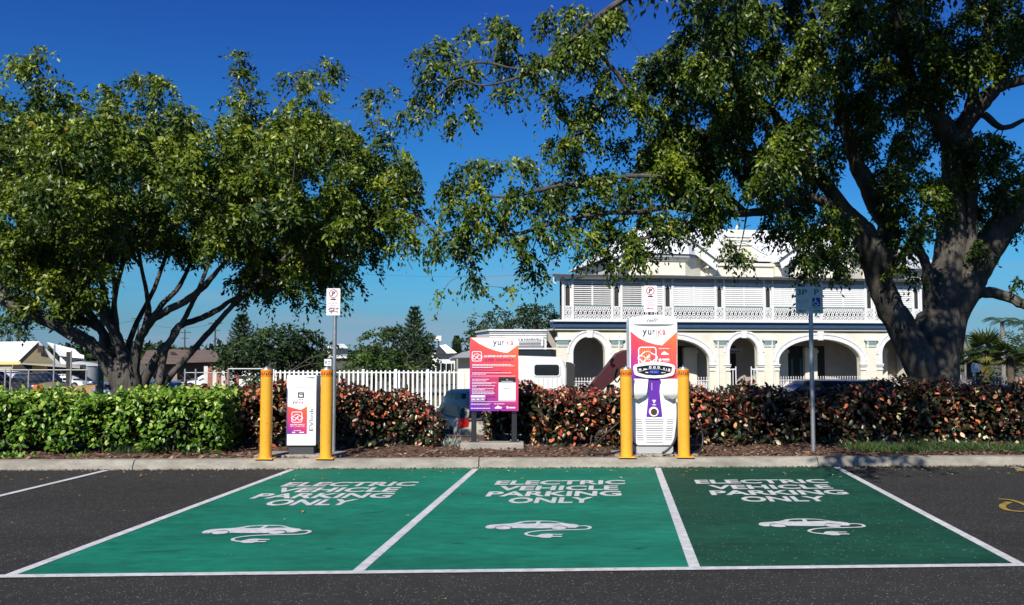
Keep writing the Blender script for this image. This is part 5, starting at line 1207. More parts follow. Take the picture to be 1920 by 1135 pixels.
# projecting bay with faceted hood roof, twice
def bay(pc, hw_px):
    cx = UX(pc); hb = (UX(pc+hw_px)-UX(pc-hw_px))/2; z0_ = Zev+.3; z1_ = UZ(493,pc)+.0; zr = UZ(484,pc); yf_ = UY-1.15; ins = hb*.42
    pl = [(cx-hb,UY-.001),(cx-ins,yf_),(cx+ins,yf_),(cx+hb,UY-.001)]
    m_ = MB()
    for (a_, b_) in zip(pl[:-1], pl[1:]): m_.add([(a_[0],a_[1],z0_),(b_[0],b_[1],z0_),(b_[0],b_[1],z1_),(a_[0],a_[1],z1_)], [(0,1,2,3)])
    m_.build('bay_wall', cream, hotel)
    for k, (e_, za, zb_, mt) in enumerate(((.10,z1_,z1_+.10,cream),(.20,z1_+.101,z1_+.20,cream),(.30,z1_+.201,z1_+.36,roofg),(.36,z1_+.361,z1_+.42,M('dark_gutter')))):
        q = [(cx-hb-e_,UY-.001),(cx-ins-e_*.5,yf_-e_),(cx+ins+e_*.5,yf_-e_),(cx+hb+e_,UY-.001)]
        m_ = MB(); m_.add([(x,y,za) for x,y in q]+[(x,y,zb_) for x,y in q], [(0,1,5,4),(1,2,6,5),(2,3,7,6),(4,5,6,7),(3,2,1,0)]); m_.build('bay_cornice', mt, hotel)
    # hood roof
    m_ = MB(); q = [(cx-hb-.3,UY),(cx-ins-.15,yf_-.3),(cx+ins+.15,yf_-.3),(cx+hb+.3,UY)]; rings = []
    for t_ in (0,.3,.6,.85,1): 
        sc_ = math.cos(t_*math.pi/2*.85); zz = z1_+.42+1.35*math.sin(t_*math.pi/2)
        rings.append([(cx+(x-cx)*(1-.45*t_*t_), UY+(y-UY)*sc_, zz) for x, y in q])
    vs = [p for r_ in rings for p in r_]
    m_.add(vs, [(i*4+j,i*4+j+1,(i+1)*4+j+1,(i+1)*4+j) for i in range(4) for j in range(3)]+[(16,17,18,19)]); m_.build('bay_roof', roofw, hotel)
    # gable above with barge boards
    ag = UZ(431,pc); zb2 = UZ(492,pc); gw = hb*1.16
    m_ = MB(); m_.prism([(cx-gw,zb2),(cx+gw,zb2),(cx,ag)], UY+.0, UY+.15); m_.build('gable_wall', cream, hotel)
    sl_ = (ag-zb2)/gw
    for s_ in (-1,1):
        m_ = MB(); p = [(cx,ag+.28),(cx+s_*(gw+.45),zb2-.10),(cx+s_*(gw+.30),zb2-.55),(cx,ag-.30)]
        m_.prism(p if s_ > 0 else p[::-1], UY-.85, UY-.78); m_.build('barge_board', wwood, hotel)
        m_ = MB(); p = [(cx,ag+.36),(cx+s_*(gw+.5),zb2-.04),(cx+s_*(gw+.5),zb2-.12),(cx,ag+.285)]
        m_.prism(p if s_ > 0 else p[::-1], UY-.9, UY+5); m_.build('gable_roof', roofw, hotel)
        m_ = MB(); p = [(cx,ag+.40),(cx+s_*(gw+.52),zb2+.0),(cx+s_*(gw+.52),zb2-.10),(cx,ag+.30)]
        m_.prism(p if s_ > 0 else p[::-1], UY-.96, UY-.901); m_.build('roof_edge', M('dark_gutter'), hotel)
        for t_ in (.28,.62,.92):
            x = cx+s_*gw*t_; zz = ag-(ag-zb2)*t_; MB().box(x-.05,x+.05,UY-.75,UY-.001,zz-.55,zz-.42).build('bracket', cream, hotel)
    MB().box(cx-gw-.5,cx-gw+.1,UY-.3,UY,Zev+.4,zb2-.4).build('corner_pier', cream, hotel); MB().box(cx+gw-.1,cx+gw+.5,UY-.3,UY,Zev+.4,zb2-.4).build('corner_pier', cream, hotel)
bay(1243, 72); bay(1548, 72)
# big white roof behind
zr0, zr1 = UZ(489,1385), UZ(433,1385,-7.5)
m_ = MB(); m_.add([(UX(1146)-.4,UY+.2,zr0),(UX(1735),UY+.2,zr0),(UX(1700),UY+4.8,zr1),(UX(1235),UY+4.8,zr1),(UX(1146)-.4,UY+10,zr0),(UX(1735),UY+10,zr0)], [(0,1,2,3),(4,3,2,5)[::-1],(0,3,4),(1,5,2)]); m_.build('roof', roofw, hotel)
MB().box(UX(1235),UX(1700),UY+4.7,UY+4.9,zr1-.02,zr1+.09).build('ridge_cap', roofw, hotel)
# central pediment with scrolls
cx = UX(1383); s_ = (UX(1393)-UX(1373))/20; zt_ = UZ(436,1383); 
def pd(dx_, py): return (cx+dx_*s_, UZ(py,1383))
prof = [(-40,487),(-38,481),(-30,476),(-26,468),(-24,462),(-27,461),(-27,457),(-23,456),(-23,447),(-27,446),(-27,442),(-18,439),(-8,436),(-5,434),(0,433)]
outl = [pd(*p) for p in prof]+[pd(-a_, b_) for a_, b_ in prof[::-1][1:]]
MB().prism(outl[::-1], UY-.25, UY+.1).build('pediment', cream, hotel)
m_ = MB()
for (h_, y0_, y1_) in ((28,461,458),(29,446,443),(27,452,451)): m_.box(cx-h_*s_,cx+h_*s_,UY-.33,UY-.251,UZ(y0_,1383),UZ(y1_,1383))
m_.build('pediment_moulding', wwood, hotel)
for q in (-17,17): MB().box(cx+(q-2)*s_,cx+(q+2)*s_,UY-.29,UY-.2505,UZ(454.5,1383),UZ(449.5,1383)).build('pediment_panel', M('shade_cream', (.45,.42,.34), .9), hotel)
for sgn in (-1,1):
    m_ = MB(); pts = [Vector((cx+sgn*(31+5*math.cos(t)*(1-t/14))*s_, UY-.27, UZ(481,1383)+(4.5*math.sin(t)*(1-t/14))*s_)) for t in np.linspace(0,11,30)]
    m_.tube(pts, .045, 5); m_.build('scroll', cream, hotel)
m_ = MB(); pts = [Vector((cx+5*math.cos(t)*s_, UY-.27, UZ(449,1383)+5*math.sin(t)*s_)) for t in np.linspace(0,2*math.pi,15)]; m_.tube(pts, .05, 5, cap=False); m_.build('roundel', wwood, hotel)
MB().lathe([(.0,0),(.12,.02),(.07,.12),(.14,.25),(.05,.4),(.0,.5)],8).build('finial', wwood, hotel, (cx,UY-.1,zt_))
# rear wing at the right end with a grey hip roof
wx0, wx1 = FU(1700,-1.4), FU(1768,-1.4)
MB().box(wx0,wx1,1.4,6,0,FZ(510,1740,-1.4)).build('wing_wall', cream, hotel)
MB().box(wx0-.3,wx1+.3,1.0,6,FZ(510,1740,-1.4)+.001,FZ(507,1740,-1.4)+.06).build('wing_gutter', M('dark_gutter'), hotel)
z_ = FZ(507,1740,-1.4)+.061; m_ = MB(); m_.add([(wx0-1.5,1.0,z_),(wx1+.3,1.0,z_),(wx1+.3,6,z_),(wx0-1.5,6,z_),(wx0+.6,3.5,z_+1.7),(wx1-1.2,3.5,z_+1.7)], [(0,1,5,4),(1,2,5),(2,3,4,5),(3,0,4)]); m_.build('wing_roof', M('wing_roof_grey', (.42,.45,.47), .5), hotel)
x = FU(1736,-1.4); N_ = 8; m_ = MB(); zt_ = FZ(540,1736,-1.4); z0_ = FZ(575,1736,-1.4)
pts = [(x-.27,z0_)]+[(x-.27+.54*k/N_, zt_+.28*(1-abs(k/N_*2-1)**1.6)) for k in range(N_+1)]+[(x+.27,z0_)]
m_.prism(pts[::-1], 1.36, 1.399); wn = m_.build('window', glassd, hotel)
m_ = MB(); m_.box(x-.02,x+.02,1.33,1.359,z0_,zt_); m_.box(x-.27,x+.27,1.33,1.359,z0_+.5,z0_+.54); m_.build('window_bar', wwood, wn)
# single-storey white annexe on the left with the name board
AX = -.5; zA = FZ(621,985,-1.0)
an = thing('annexe', 'low white flat fronted annexe with a name board, left of the cream hotel', 'building', (FA.x, FA.y, HZ), FROT)
ax0 = FU(918,-1.0)
MB().box(ax0,AX,1.0,7,0,zA).build('wall', wwood, an)
m_ = MB()
for py in (625,629,633): m_.box(ax0-.03,AX+.02,.94,.999,FZ(py,985,-1),FZ(py-1.2,985,-1))
m_.build('parapet_moulding', wwood, an)
MB().box(ax0-.1,AX+.03,.86,7,zA+.001,zA+.10).build('coping', wwood, an)
MB().box(FU(960,-.6),FU(1044,-.7),.90,.999,FZ(669,1000,-1),FZ(656.5,1000,-1)).build('window', glassd, an)
MB().box(FU(958,-.6),FU(1046,-.7),.80,.895,FZ(655,1000,-1),FZ(653.5,1000,-1)+.03).build('window_hood', wwood, an)
nb = MB().box(FU(950,-.5),FU(1018.5,-.8),.80,.93,FZ(649,1000,-1),FZ(633,1000,-1)).build('name_board', whitesign, an)
MB().box(FU(950,-.5),FU(1018.5,-.8),.82,.99,FZ(654,1000,-1),FZ(649.3,1000,-1)).build('name_board_base', M('board_grey', (.22,.22,.22), .8), an)
a = Art(); a.text('R & HANRIVELL', FU(971,-.8), FU(1016,-.8), FZ(639.5,1000,-1), FZ(635,1000,-1), bold=.02)
for py in (642,644.5,647): lines(a, FU(973,-.8), FU(1014,-.8), FZ(py,1000,-1), .035, int(py), 0)
a.build('name_board_print', ink, lambda x, y, z: (x, .796-z, y), an)
o_ = MB(); rr = random.Random(2)
for i in range(7):
    for j in range(3):
        cx_ = FU(1021,-1)+.16+i*.145; cz_ = FZ(651,1030,-1)+.1+j*.14
        if cx_ < AX-.1: o_.tube([Vector((cx_+.045*math.cos(t),.985,cz_+.045*math.sin(t))) for t in np.linspace(0,2*math.pi,8)], .012, 4, cap=False)
o_.build('relief_ornament', wiron, an)
# ------------------------------------------------------------------ vehicles
tyre = M('tyre_rubber', (.015,.015,.016), .85); alloy = M('alloy_rim', (.45,.46,.47), .35, metal=.8)
glassc = M('car_glass', (.012,.013,.015), .3, spec=.15); redl = M('tail_light_red', (.45,.01,.012), .15, coat=.8)
clearl = M('head_light', (.7,.72,.74), .1, coat=.8); chrome = M('number_plate', (.7,.7,.68), .5); blk = M('trim_black', (.02,.02,.02), .6)
def car(label, cat, loc, rot, paint, L_=4.4, W_=1.76, H=1.48, style='hatch', group=None, name=None):
    """x points forward, origin on the ground under the middle"""
    t = thing(name or {'hatch':'hatchback','sedan':'sedan','suv':'parked_car','ute':'utility_vehicle'}[style], label, cat, loc, rot, group)
    h = L_/2; w_ = W_/2; belt = H*.60; sill = .20
    st = [(-h,.42,.60,.86),(-h+.06,.30,.80,.95),(-h+.35,.24,belt-.02,1),(-h*.5,.2,belt,1.0),(0,.2,belt,1.0),(h*.42,.2,belt-.03,1),(h*.62,.2,belt-.08,.99),(h-.35,.22,belt-.22,.95),(h-.08,.28,.60,.86),(h,.36,.52,.74)]
    if style in ('hatch','suv'): st[1] = (-h+.06,.30,belt-.08,.95)
    vs = []; fs = []; k = 10
    for x, zb_, zt_, wf in st:
        W = w_*wf
        half = [(W*.82,zb_),(W*.98,zb_+.12),(W,(zb_+zt_)/2),(W*.965,zt_-.06),(W*.86,zt_)]
        for y, z in half: vs.append((x,-y,z))
        for y, z in half[::-1]: vs.append((x,y,z))
    for i in range(len(st)-1):
        for j in range(k): fs.append((i*k+j,(i+1)*k+j,(i+1)*k+(j+1)%k,i*k+(j+1)%k))
    fs += [tuple(range(k)), tuple(range((len(st)-1)*k,len(st)*k))[::-1]]
    m_ = MB(); m_.add(vs, fs); m_.build('body', paint, t, smooth=True)
    # greenhouse
    rb, rf = {'hatch':(-h+.10,h*.46),'sedan':(-h*.72,h*.44),'suv':(-h+.08,h*.40),'ute':(-h*.25,h*.45)}[style]
    tb, tf = {'hatch':(-h+.55,h*.02),'sedan':(-h*.38,h*.02),'suv':(-h+.28,h*.06),'ute':(-h*.18,h*.12)}[style]
    lo = [(rb,.80),(rb+.2,.86),(0,.88),(rf-.45,.84),(rf,.70)]; up = [(tb,.60),(tb+.18,.67),((tb+tf)/2,.70),(tf-.1,.67),(tf,.60)]
    cab = MB(); k = len(lo)
    A_ = [(x,-w_*f,belt-.03) for x,f in lo]+[(x,w_*f,belt-.03) for x,f in lo[::-1]]
    Bm = [((x0*.45+x1*.55),-w_*(f0*.5+f1*.5)*1.03,belt+(H-belt)*.6) for (x0,f0),(x1,f1) in zip(lo,up)]; Bm += [(x,-y,z) for x,y,z in Bm[::-1]]
    Bt = [(x,-w_*f,H-.03) for x,f in up]; Bt += [(x,-y,z) for x,y,z in Bt[::-1]]
    Tt = [(x*.93+(tb+tf)/2*.07,y*.8,H) for x,y,z in Bt]
    n = 2*k; cab.add(A_+Bm+Bt+Tt, [(r_*n+j, r_*n+(j+1)%n, (r_+1)*n+(j+1)%n, (r_+1)*n+j) for r_ in range(3) for j in range(n)]+[tuple(range(3*n,4*n))])
    cab.build('cabin', paint, t, smooth=True)
    def gl(quad, name='window', off=.012, inset=.07, mat=glassc):
        q = [Vector(p) for p in quad]; c = sum(q, Vector())/4; nn = (q[1]-q[0]).cross(q[3]-q[0]).normalized()
        if nn.dot(c-Vector((0,0,belt-.3))) < 0: nn = -nn
        q = [p+(c-p)*inset+nn*off for p in q]; mm = MB(); mm.add(q, [(0,1,2,3)]); return mm.build(name, mat, t)
    for s_ in (0, 1):
        for a_, b_ in ((0,1),(1,2),(2,3),(3,4)):
            if s_ == 0: q = [A_[a_],A_[b_],Bt[b_],Bt[a_]]
            else: q = [A_[n-1-a_],A_[n-1-b_],Bt[n-1-b_],Bt[n-1-a_]]
            if a_ in (1,2,3) or style in ('hatch','suv'): gl(q, 'side_window', .03, .085)
    gl([A_[0],A_[n-1],Bt[n-1],Bt[0]], 'rear_window', .02, .12); gl([A_[k-1],A_[k],Bt[k],Bt[k-1]], 'windscreen', .02, .07)
    for x in (-h*.62, h*.60):
        for s_ in (-1,1):
            y = s_*(w_-.08); mm = MB(); mm.tube([(x,y-s_*.14,.32),(x,y+s_*.085,.32)], [.375,.385], 20); mm.build('wheel_arch', blk, t)
            mm = MB(); mm.tube([(x,y-s_*.10,.315),(x,y+s_*.10,.315)], [.315,.31], 20); wh = mm.build('wheel', tyre, t, smooth=True)
            mm = MB(); mm.tube([(x,y+s_*.101,.315),(x,y+s_*.112,.315)], [.20,.19], 12)
            for q in range(5):
                a_ = q*2*math.pi/5; mm.tube([(x,y+s_*.115,.315),(x+.19*math.cos(a_),y+s_*.118,.315+.19*math.sin(a_))], .022, 4)
            mm.build('rim', alloy, wh)
    for s_ in (-1,1):
        if style in ('hatch','suv'):
            mm = MB(); mm.cbox(-h+.03,-h+.22,min(s_*w_*.70,s_*w_*.985),max(s_*w_*.70,s_*w_*.985),belt-.22,belt+.02,.03); mm.build('tail_light', redl, t)
        else:
            mm = MB(); mm.cbox(-h-.01,-h+.12,min(s_*w_*.55,s_*w_*.9),max(s_*w_*.55,s_*w_*.9),.62,.78,.02); mm.build('tail_light', redl, t)
        mm = MB(); mm.cbox(h-.35,h-.06,min(s_*w_*.55,s_*w_*.90),max(s_*w_*.55,s_*w_*.90),.58,.72,.03); mm.build('headlight', clearl, t)
        mm = MB(); mm.cbox(rf-.55,rf-.38,min(s_*w_*.95,s_*w_*1.13),max(s_*w_*.95,s_*w_*1.13),belt+.01,belt+.15,.02); mm.build('mirror', paint, t)
        mm = MB(); mm.box(-h*.30,-h*.15,min(s_*w_*1.0,s_*w_*1.012),max(s_*w_*1.0,s_*w_*1.012),belt-.15,belt-.12); mm.build('door_handle', paint, t)
        mm = MB(); x_ = -.12; mm.box(x_-.006,x_+.006,min(s_*w_*.99,s_*w_*1.004),max(s_*w_*.99,s_*w_*1.004),.3,belt-.08); mm.build('door_gap', blk, t)
    MB().cbox(-h-.05,-h+.25,-w_*.86,w_*.86,.33,.56,.05).build('bumper', paint, t)
    MB().box(-h-.012,-h-.002,-.24,.24,.64,.75).build('number_plate', chrome, t)
    return t
silver = M('silver_paint', (.46,.43,.36), .45, spec=.3)
hb_ = P(868,800,21.5)
hbk = car('silver hatchback with red tail lights seen from behind between the hedges', 'car', (P(877,800,21.5).x, 22.4, zb(22)), R(109), silver, 4.25, 1.72, 1.53, 'hatch')
MB().cbox(-1.95,-1.55,-.5,.5,1.50,1.53,.01).build('roof_spoiler', silver, hbk)
white_p = M('white_car_paint', (.78,.79,.80), .25, coat=.7); dgrey = M('dark_grey_paint', (.035,.038,.045), .35, coat=.3); navy = M('navy_paint', (.008,.011,.03), .3, coat=.3)
purple_p = M('dark_purple_paint', (.03,.012,.05), .2, coat=.8); silverb = M('blue_silver_paint', (.30,.34,.42), .35, metal=.2, coat=.4)
def at(px, py, d): p = P(px, py, d); return (p.x, d, zb(d))
car('dark purple car at the far left edge of the fenced yard', 'car', at(-8,700,60), R(75), purple_p, style='suv', H=1.6)
car('white van bonnet car between the purple and the grey car in the fenced yard', 'car', at(22,700,63), R(-35), white_p, style='hatch', H=1.6)
car('dark grey hatchback nearest the fence beside the orange bollard in the yard', 'car', at(62,700,60), R(-40), dgrey, style='hatch', H=1.45)
car('dark navy hatchback right of the grey one in the fenced yard', 'car', at(92,700,66), R(-42), navy, style='hatch', H=1.5)
car('white sedan parked behind the steel posts in the fenced yard', 'car', at(130,700,84), R(-12), white_p, style='sedan', H=1.45)
car('small white hatchback parked between the left fig and the dark trees', 'car', at(388,700,80), R(190), white_p, style='hatch', H=1.5)
car('white wagon half hidden behind the right part of the dark bushes', 'car', at(475,700,75), R(0), white_p, style='suv', H=1.7)
car('pale blue silver car roof behind the green hedge beside the left fig', 'car', at(322,700,23.5), R(2), silverb, 4.5, 1.8, zb(23)*-1+P(0,716,23.5).z, 'hatch')
car('dark navy dual cab utility parked in front of the wide hotel arch', 'car', at(1512,700,27), R(180), navy, 5.2, 1.85, P(0,712.5,27).z-zb(27), 'suv', name='utility_vehicle')
car('dark blue car roof just showing beneath the fan palms', 'car', at(1868,700,30), R(170), navy, 4.4, 1.75, P(0,722,30).z-zb(30), 'sedan')
# white truck seen from behind its cab, with a dark red crane on the tray
tk = thing('truck', 'white truck cab seen from behind with a black exhaust stack and steel tray', 'truck', (P(1000,700,25.5).x, 25.5, zb(25.5)), 0)
s_ = 25.5/FPX; cz0 = P(0,735,25.5).z-zb(25.5); cz1 = P(0,670,25.5).z-zb(25.5); xl, xr = (905-1000)*s_, (1063-1000)*s_
m_ = MB(); m_.prism([(x, z) for x, z in [(xl,.9),(xr,.9),(xr,cz1-.35),(xr-.10,cz1-.08),(xr-.25,cz1),(xl+.2,cz1+.06),(xl,cz1-.2)]][::1], 0, 1.9)
truckw = M('truck_white', (.70,.71,.72), .4, var=.12, vscale=2); cb = m_.build('cab', truckw, tk, bevel=.06)
wz0, wz1 = P(0,704,25.5).z-zb(25.5), P(0,684,25.5).z-zb(25.5); wx0, wx1 = (1002-1000)*s_, (1048-1000)*s_
MB().prism(rrect(wx0-.04,wx1+.04,wz0-.04,wz1+.04,.09,4), -.025, -.001).build('window_seal', truckw, tk)
MB().prism(rrect(wx0,wx1,wz0,wz1,.07,4), -.035, -.026).build('rear_window', glassd, tk)
for k in range(7): x = (998+8.6*k-1000)*s_; MB().cbox(x,x+.06,-.018,.0,cz0-.1,P(0,708,25.5).z-zb(25.5),.008).build('pressed_rib', truckw, tk)
MB().prism([((1062-1000)*s_,.6),((1076-1000)*s_,.6),((1076-1000)*s_,P(0,684,25.5).z-zb(25.5)),((1070-1000)*s_,P(0,680,25.5).z-zb(25.5)),((1062-1000)*s_,P(0,679,25.5).z-zb(25.5))], -.25, .25).build('exhaust_stack', blk, tk)
MB().cbox(xl-.1,xr+.9,-3.0,-.35,.95,1.12,.02).build('tray', M('tray_grey', (.10,.10,.10), .7), tk)
MB().cbox((985-1000)*s_,(1055-1000)*s_,-.35,-.05,1.1,P(0,733,25.5).z-zb(25.5),.03).build('headboard', M('tray_grey'), tk)
MB().cbox((990-1000)*s_,(1012-1000)*s_,-.5,-.4,P(0,736,24.7).z-zb(25.5),P(0,733,24.7).z-zb(25.5),.01).build('white_bar', truckw, tk)
for x in (xl+.3, xr-.2):
    for y in (-2.2, 1.0):
        mm = MB(); mm.tube([(x-.14,y,.48),(x+.14,y,.48)], .48, 18); wh = mm.build('wheel', tyre, tk, smooth=True)
maroon = M('crane_maroon', (.055,.004,.009), .5, var=.3, vscale=5)
kr = thing('crane', 'dark red folding crane boom rising behind the hedge left of the tall fast charger', 'crane', (P(1150,700,23.5).x, 23.5, zb(23.5)), 0)
s_ = 23.5/FPX; kx = lambda px: (px-1150)*s_; kz = lambda py: P(0,py,23.5).z-zb(23.5)
MB().prism([(kx(1088),kz(745)),(kx(1112),kz(748)),(kx(1176),kz(692)),(kx(1184),kz(664)),(kx(1180),kz(656)),(kx(1168),kz(657)),(kx(1155),kz(663)),(kx(1130),kz(694))], 0, .26).build('boom', maroon, kr, bevel=.02)
MB().prism([(kx(1084),kz(752)),(kx(1100),kz(757)),(kx(1166),kz(700)),(kx(1160),kz(690))], .29, .42).build('inner_boom', maroon, kr, bevel=.01)
MB().prism([(kx(1166),.0),(kx(1186),.0),(kx(1190),kz(672)),(kx(1182),kz(656)),(kx(1172),kz(660))], .05, .5).build('mast', M('mast_maroon', (.045,.008,.010), .5), kr, bevel=.02)
m_ = MB(); m_.tube([Vector(p) for p in smooth([(kx(1150),-.02,kz(672)),(kx(1144),-.1,kz(676)),(kx(1146),-.1,kz(682)),(kx(1152),-.03,kz(684))],4)], .02, 5)
m_.tube([Vector(p) for p in smooth([(kx(1158),-.02,kz(690)),(kx(1152),-.1,kz(698)),(kx(1152),-.1,kz(712)),(kx(1158),-.05,kz(716)),(kx(1166),-.05,kz(700))],4)], .02, 5); m_.build('hydraulic_hose', rub, kr)
MB().cyl(kx(1147),.3,.9,kz(722),.18,10,.10).build('control_box', M('cover_grey', (.30,.30,.36), .7), kr, smooth=True)
MB().cbox(kx(1090),kx(1190),-.3,1.0,.0,.9,.03).build('base_frame', blk, kr)
# ------------------------------------------------------------------ fences
fence = thing('palisade_fence', 'long white picket fence of thin upright steel pales in front of the trees', 'fence', (P(515,700,33).x, 33, zb(33)), 0)
fx = fence.location.x; xR = P(884,700,33).x-fx; ztp = P(0,694,33).z-zb(33); wpf = M('fence_white', (.80,.81,.80), .5)
pk = MB(); pk.prism([(-.035,.06),(.035,.06),(.035,ztp-.04),(0,ztp),(-.035,ztp-.04)], 0, .012); pkm = pk.mesh('pale', wpf)
n = int(xR/.176)
for i in range(n+1): obj('pale', pkm, fence, (.05+i*.176, -.03, 0))
for z in (ztp-.12, .35): MB().box(-.1,xR,.0,.04,z,z+.045).build('rail', wpf, fence)
for px in (606,681,742,802,868,512): x = P(px,700,33).x-fx; MB().cbox(x-.05,x+.05,-.02,.08,0,ztp+.03,.008).build('post', wpf, fence)
# wire-mesh yard fence
gal = M('galvanised_dull', (.34,.35,.35), .55, metal=.5)
wf = thing('yard_fence', 'wire yard fence with steel posts and a top rail in front of the parked cars', 'fence', (P(0,700,46).x, 46, zb(46)), 0)
wx = wf.location.x; d = 46; zr_ = P(0,694,d).z-zb(d)
MB().tube([(-6,0,zr_),(P(165,700,d).x-wx,0,zr_)], .03, 6).build('top_rail', gal, wf)
for px in (-20,10,20,54,101,133,162): x = P(px,700,d).x-wx; zt_ = P(0,{101:646,133:658}.get(px,693),d).z-zb(d); MB().cyl(x,0,0,zt_,.045,8).build('post', gal, wf)
MB().box(P(126,700,d).x-wx-.1,P(131,700,d).x-wx,.05,.2,0,P(0,660,d).z-zb(d)).build('timber_post', M('dark_timber', (.03,.025,.02), .9), wf)
m_ = MB()
x_ = -5.5
while x_ < P(165,700,d).x-wx: 
    for s_ in (-1,1): m_.tube([(x_,0,.1),(x_+s_*(zr_-.1),0,zr_)], .0015, 3, cap=False)
    x_ += .34
o = m_.build('wire_mesh', gal, wf); o['kind'] = 'stuff'
wf2 = thing('yard_fence', 'thin wire fence with a pipe rail between the left fig and the first yellow bollard', 'fence', (P(345,700,38).x, 38, zb(38)), 0)
wx = wf2.location.x; d = 38; zr_ = P(0,692,d).z-zb(d); zr2 = P(0,699,d).z-zb(d)
MB().tube([(P(428,700,d).x-wx,0,zr_),(P(500,700,d).x-wx,0,zr_)], .035, 6).build('top_rail', gal, wf2); MB().tube([(0,0,zr2),(P(430,700,d).x-wx,0,zr2)], .02, 6).build('top_rail', gal, wf2)
for px in (347,367,428): x = P(px,700,d).x-wx; MB().cyl(x,0,0,zr_,.04,8).build('post', gal, wf2)
m_ = MB(); x_ = -1.5
while x_ < P(470,700,d).x-wx:
    for s_ in (-1,1): m_.tube([(x_,0,.1),(x_+s_*(zr2-.1),0,zr2)], .0015, 3, cap=False)
    x_ += .34
o = m_.build('wire_mesh', gal, wf2); o['kind'] = 'stuff'
# power poles and the green pole
def pole(px, pyt, d, r, mat, label, arms=True):
    t = thing('power_pole', label, 'pole', at(px,700,d)); h = P(0,pyt,d).z-zb(d)
    MB().cyl(0,0,0,h,r,8,r*.7).build('shaft', mat, t)
    if arms: MB().box(-.9,.9,-.05,.05,h-.5,h-.38).build('cross_arm', mat, t); MB().box(-.6,.6,-.05,.05,h-1.4,h-1.3).build('cross_arm', mat, t)
    return t, h
grn = M('green_pole', (.05,.11,.075), .6, var=.3, vscale=3); dpol = M('dark_pole', (.06,.055,.05), .9)
t, h = pole(189,540,20.5,.085,grn,'thick green painted pole standing behind the left fig trunk',False)
pole(257,592,120,.16,dpol,'far timber power pole seen through the left fig just right of its trunk')
pole(345,618,130,.14,dpol,'far timber power pole above the brown roofed building')
pole(402,600,110,.13,dpol,'far timber power pole left of the dark spreading tree')
pole(33,610,110,.16,dpol,'far timber power pole above the yellow house')
pole(700,638,160,.12,dpol,'tiny distant pole above the white fence')
pole(132,648,150,.12,dpol,'distant pole behind the yellow house roof')
def wire(name, label, p0, p1, sag, r=.012):
    m_ = MB(); pts = [p0.lerp(p1, t)+Vector((0,0,-sag*4*t*(1-t))) for t in np.linspace(0,1,14)]; m_.tube(pts, r, 4, cap=False); return tag(m_.build(name, dpol), label, 'power line')
wire('power_line', 'faint overhead wire crossing the sky left of the hotel', P(560,504,60), P(1050,513,50), .35, .007)
wire('power_line', 'overhead wire running from the far left pole towards the brown roofs', P(33,616,110), P(257,600,120), .6, .02)
wire('power_line', 'overhead wire between the far poles above the brown roofs', P(257,600,120), P(402,606,110), .9, .02)
# ------------------------------------------------------------------ houses on the left
yel_w = M('yellow_wall', (.62,.44,.13), .85, var=.1, vscale=2); rust = M('rusty_roof', (.17,.12,.095), .8, var=.45, vscale=.8, stretch=(1,3,1)); olive = M('gable_olive', (.20,.17,.10), .85, var=.15, vscale=2)
def h3(px, py, d, dz=0): return P(px, py, d)+Vector((0,0,dz))
hs_ = thing('house', 'small yellow house with a white gabled iron roof at the far left', 'building', at(70,700,85)); o0 = hs_.location
def quad(parent, name, mat, pts, th=None):
    o_ = parent.location; m_ = MB(); m_.add([Vector(p)-o_ for p in pts], [tuple(range(len(pts)))])
    ob = m_.build(name, mat, parent)
    if th: s = ob.modifiers.new('s','SOLIDIFY'); s.thickness = th
    return ob
e0, e1, ap = h3(37,676,85), h3(114,682,86), h3(76,641,85.5)
vz = lambda p: Vector((p.x,p.y,zb(85)))
quad(hs_,'gable_wall',olive,[vz(e0),vz(e1),e1,ap,e0],.1)
bk = Vector((-11,5,0)); quad(hs_,'roof',roofw,[e0+Vector((.0,-.3,-.1)),ap+Vector((.0,-.3,.05)),ap+bk,e0+bk+Vector((0,0,-.1))],.06); quad(hs_,'roof_far_slope',roofw,[ap+Vector((0,-.3,.05)),e1+Vector((.2,-.3,-.1)),e1+bk+Vector((.2,0,-.1)),ap+bk],.06)
quad(hs_,'side_wall',yel_w,[vz(e0)+bk,vz(e0),e0+Vector((-.05,0,-.15)),e0+bk+Vector((-.05,0,-.15))],.08)
p = h3(77,655,85.2); MB().box(-.28,.28,-.12,-.0,-.35,.35).build('gable_vent', M('vent_brown', (.03,.02,.018), .8), hs_, tuple(p-o0))
quad(hs_,'verandah_skirt',M('skirt_roof', (.38,.35,.30), .8),[h3(38,682,83),h3(150,690,83),h3(150,685,85),h3(40,681,85)],.06)
quad(hs_,'front_wall',yel_w,[h3(60,712,84.5),h3(88,712,84.5),h3(88,687,84.5),h3(60,687,84.5)],.1)
quad(hs_,'dark_porch',M('porch_shadow', (.03,.03,.028), .9),[h3(24,715,84.8),h3(160,715,84.8),h3(160,684,84.8),h3(24,684,84.8)],.1)
quad(hs_,'awning',M('awning_yellow', (.70,.55,.22), .8),[h3(-60,684,82),h3(39,683,82),h3(38,678,82),h3(-60,676,82)],.1)
quad(hs_,'porch_wall',M('stone_grey', (.36,.33,.27), .9),[h3(-60,712,82.3),h3(22,712,82.3),h3(22,684,82.3),h3(-60,684,82.3)],.1)
ws = thing('shed', 'white roofed shed behind the yellow house, glimpsed through the fig limbs', 'building', at(120,700,92))
quad(ws,'roof',roofw,[h3(88,643,96),h3(140,656,92),h3(158,673,90),h3(112,668,90)],.08); quad(ws,'roof_gable',roofw,[h3(134,660,90),h3(158,667,90),h3(158,673,89.8),h3(134,671,89.8)],.08)
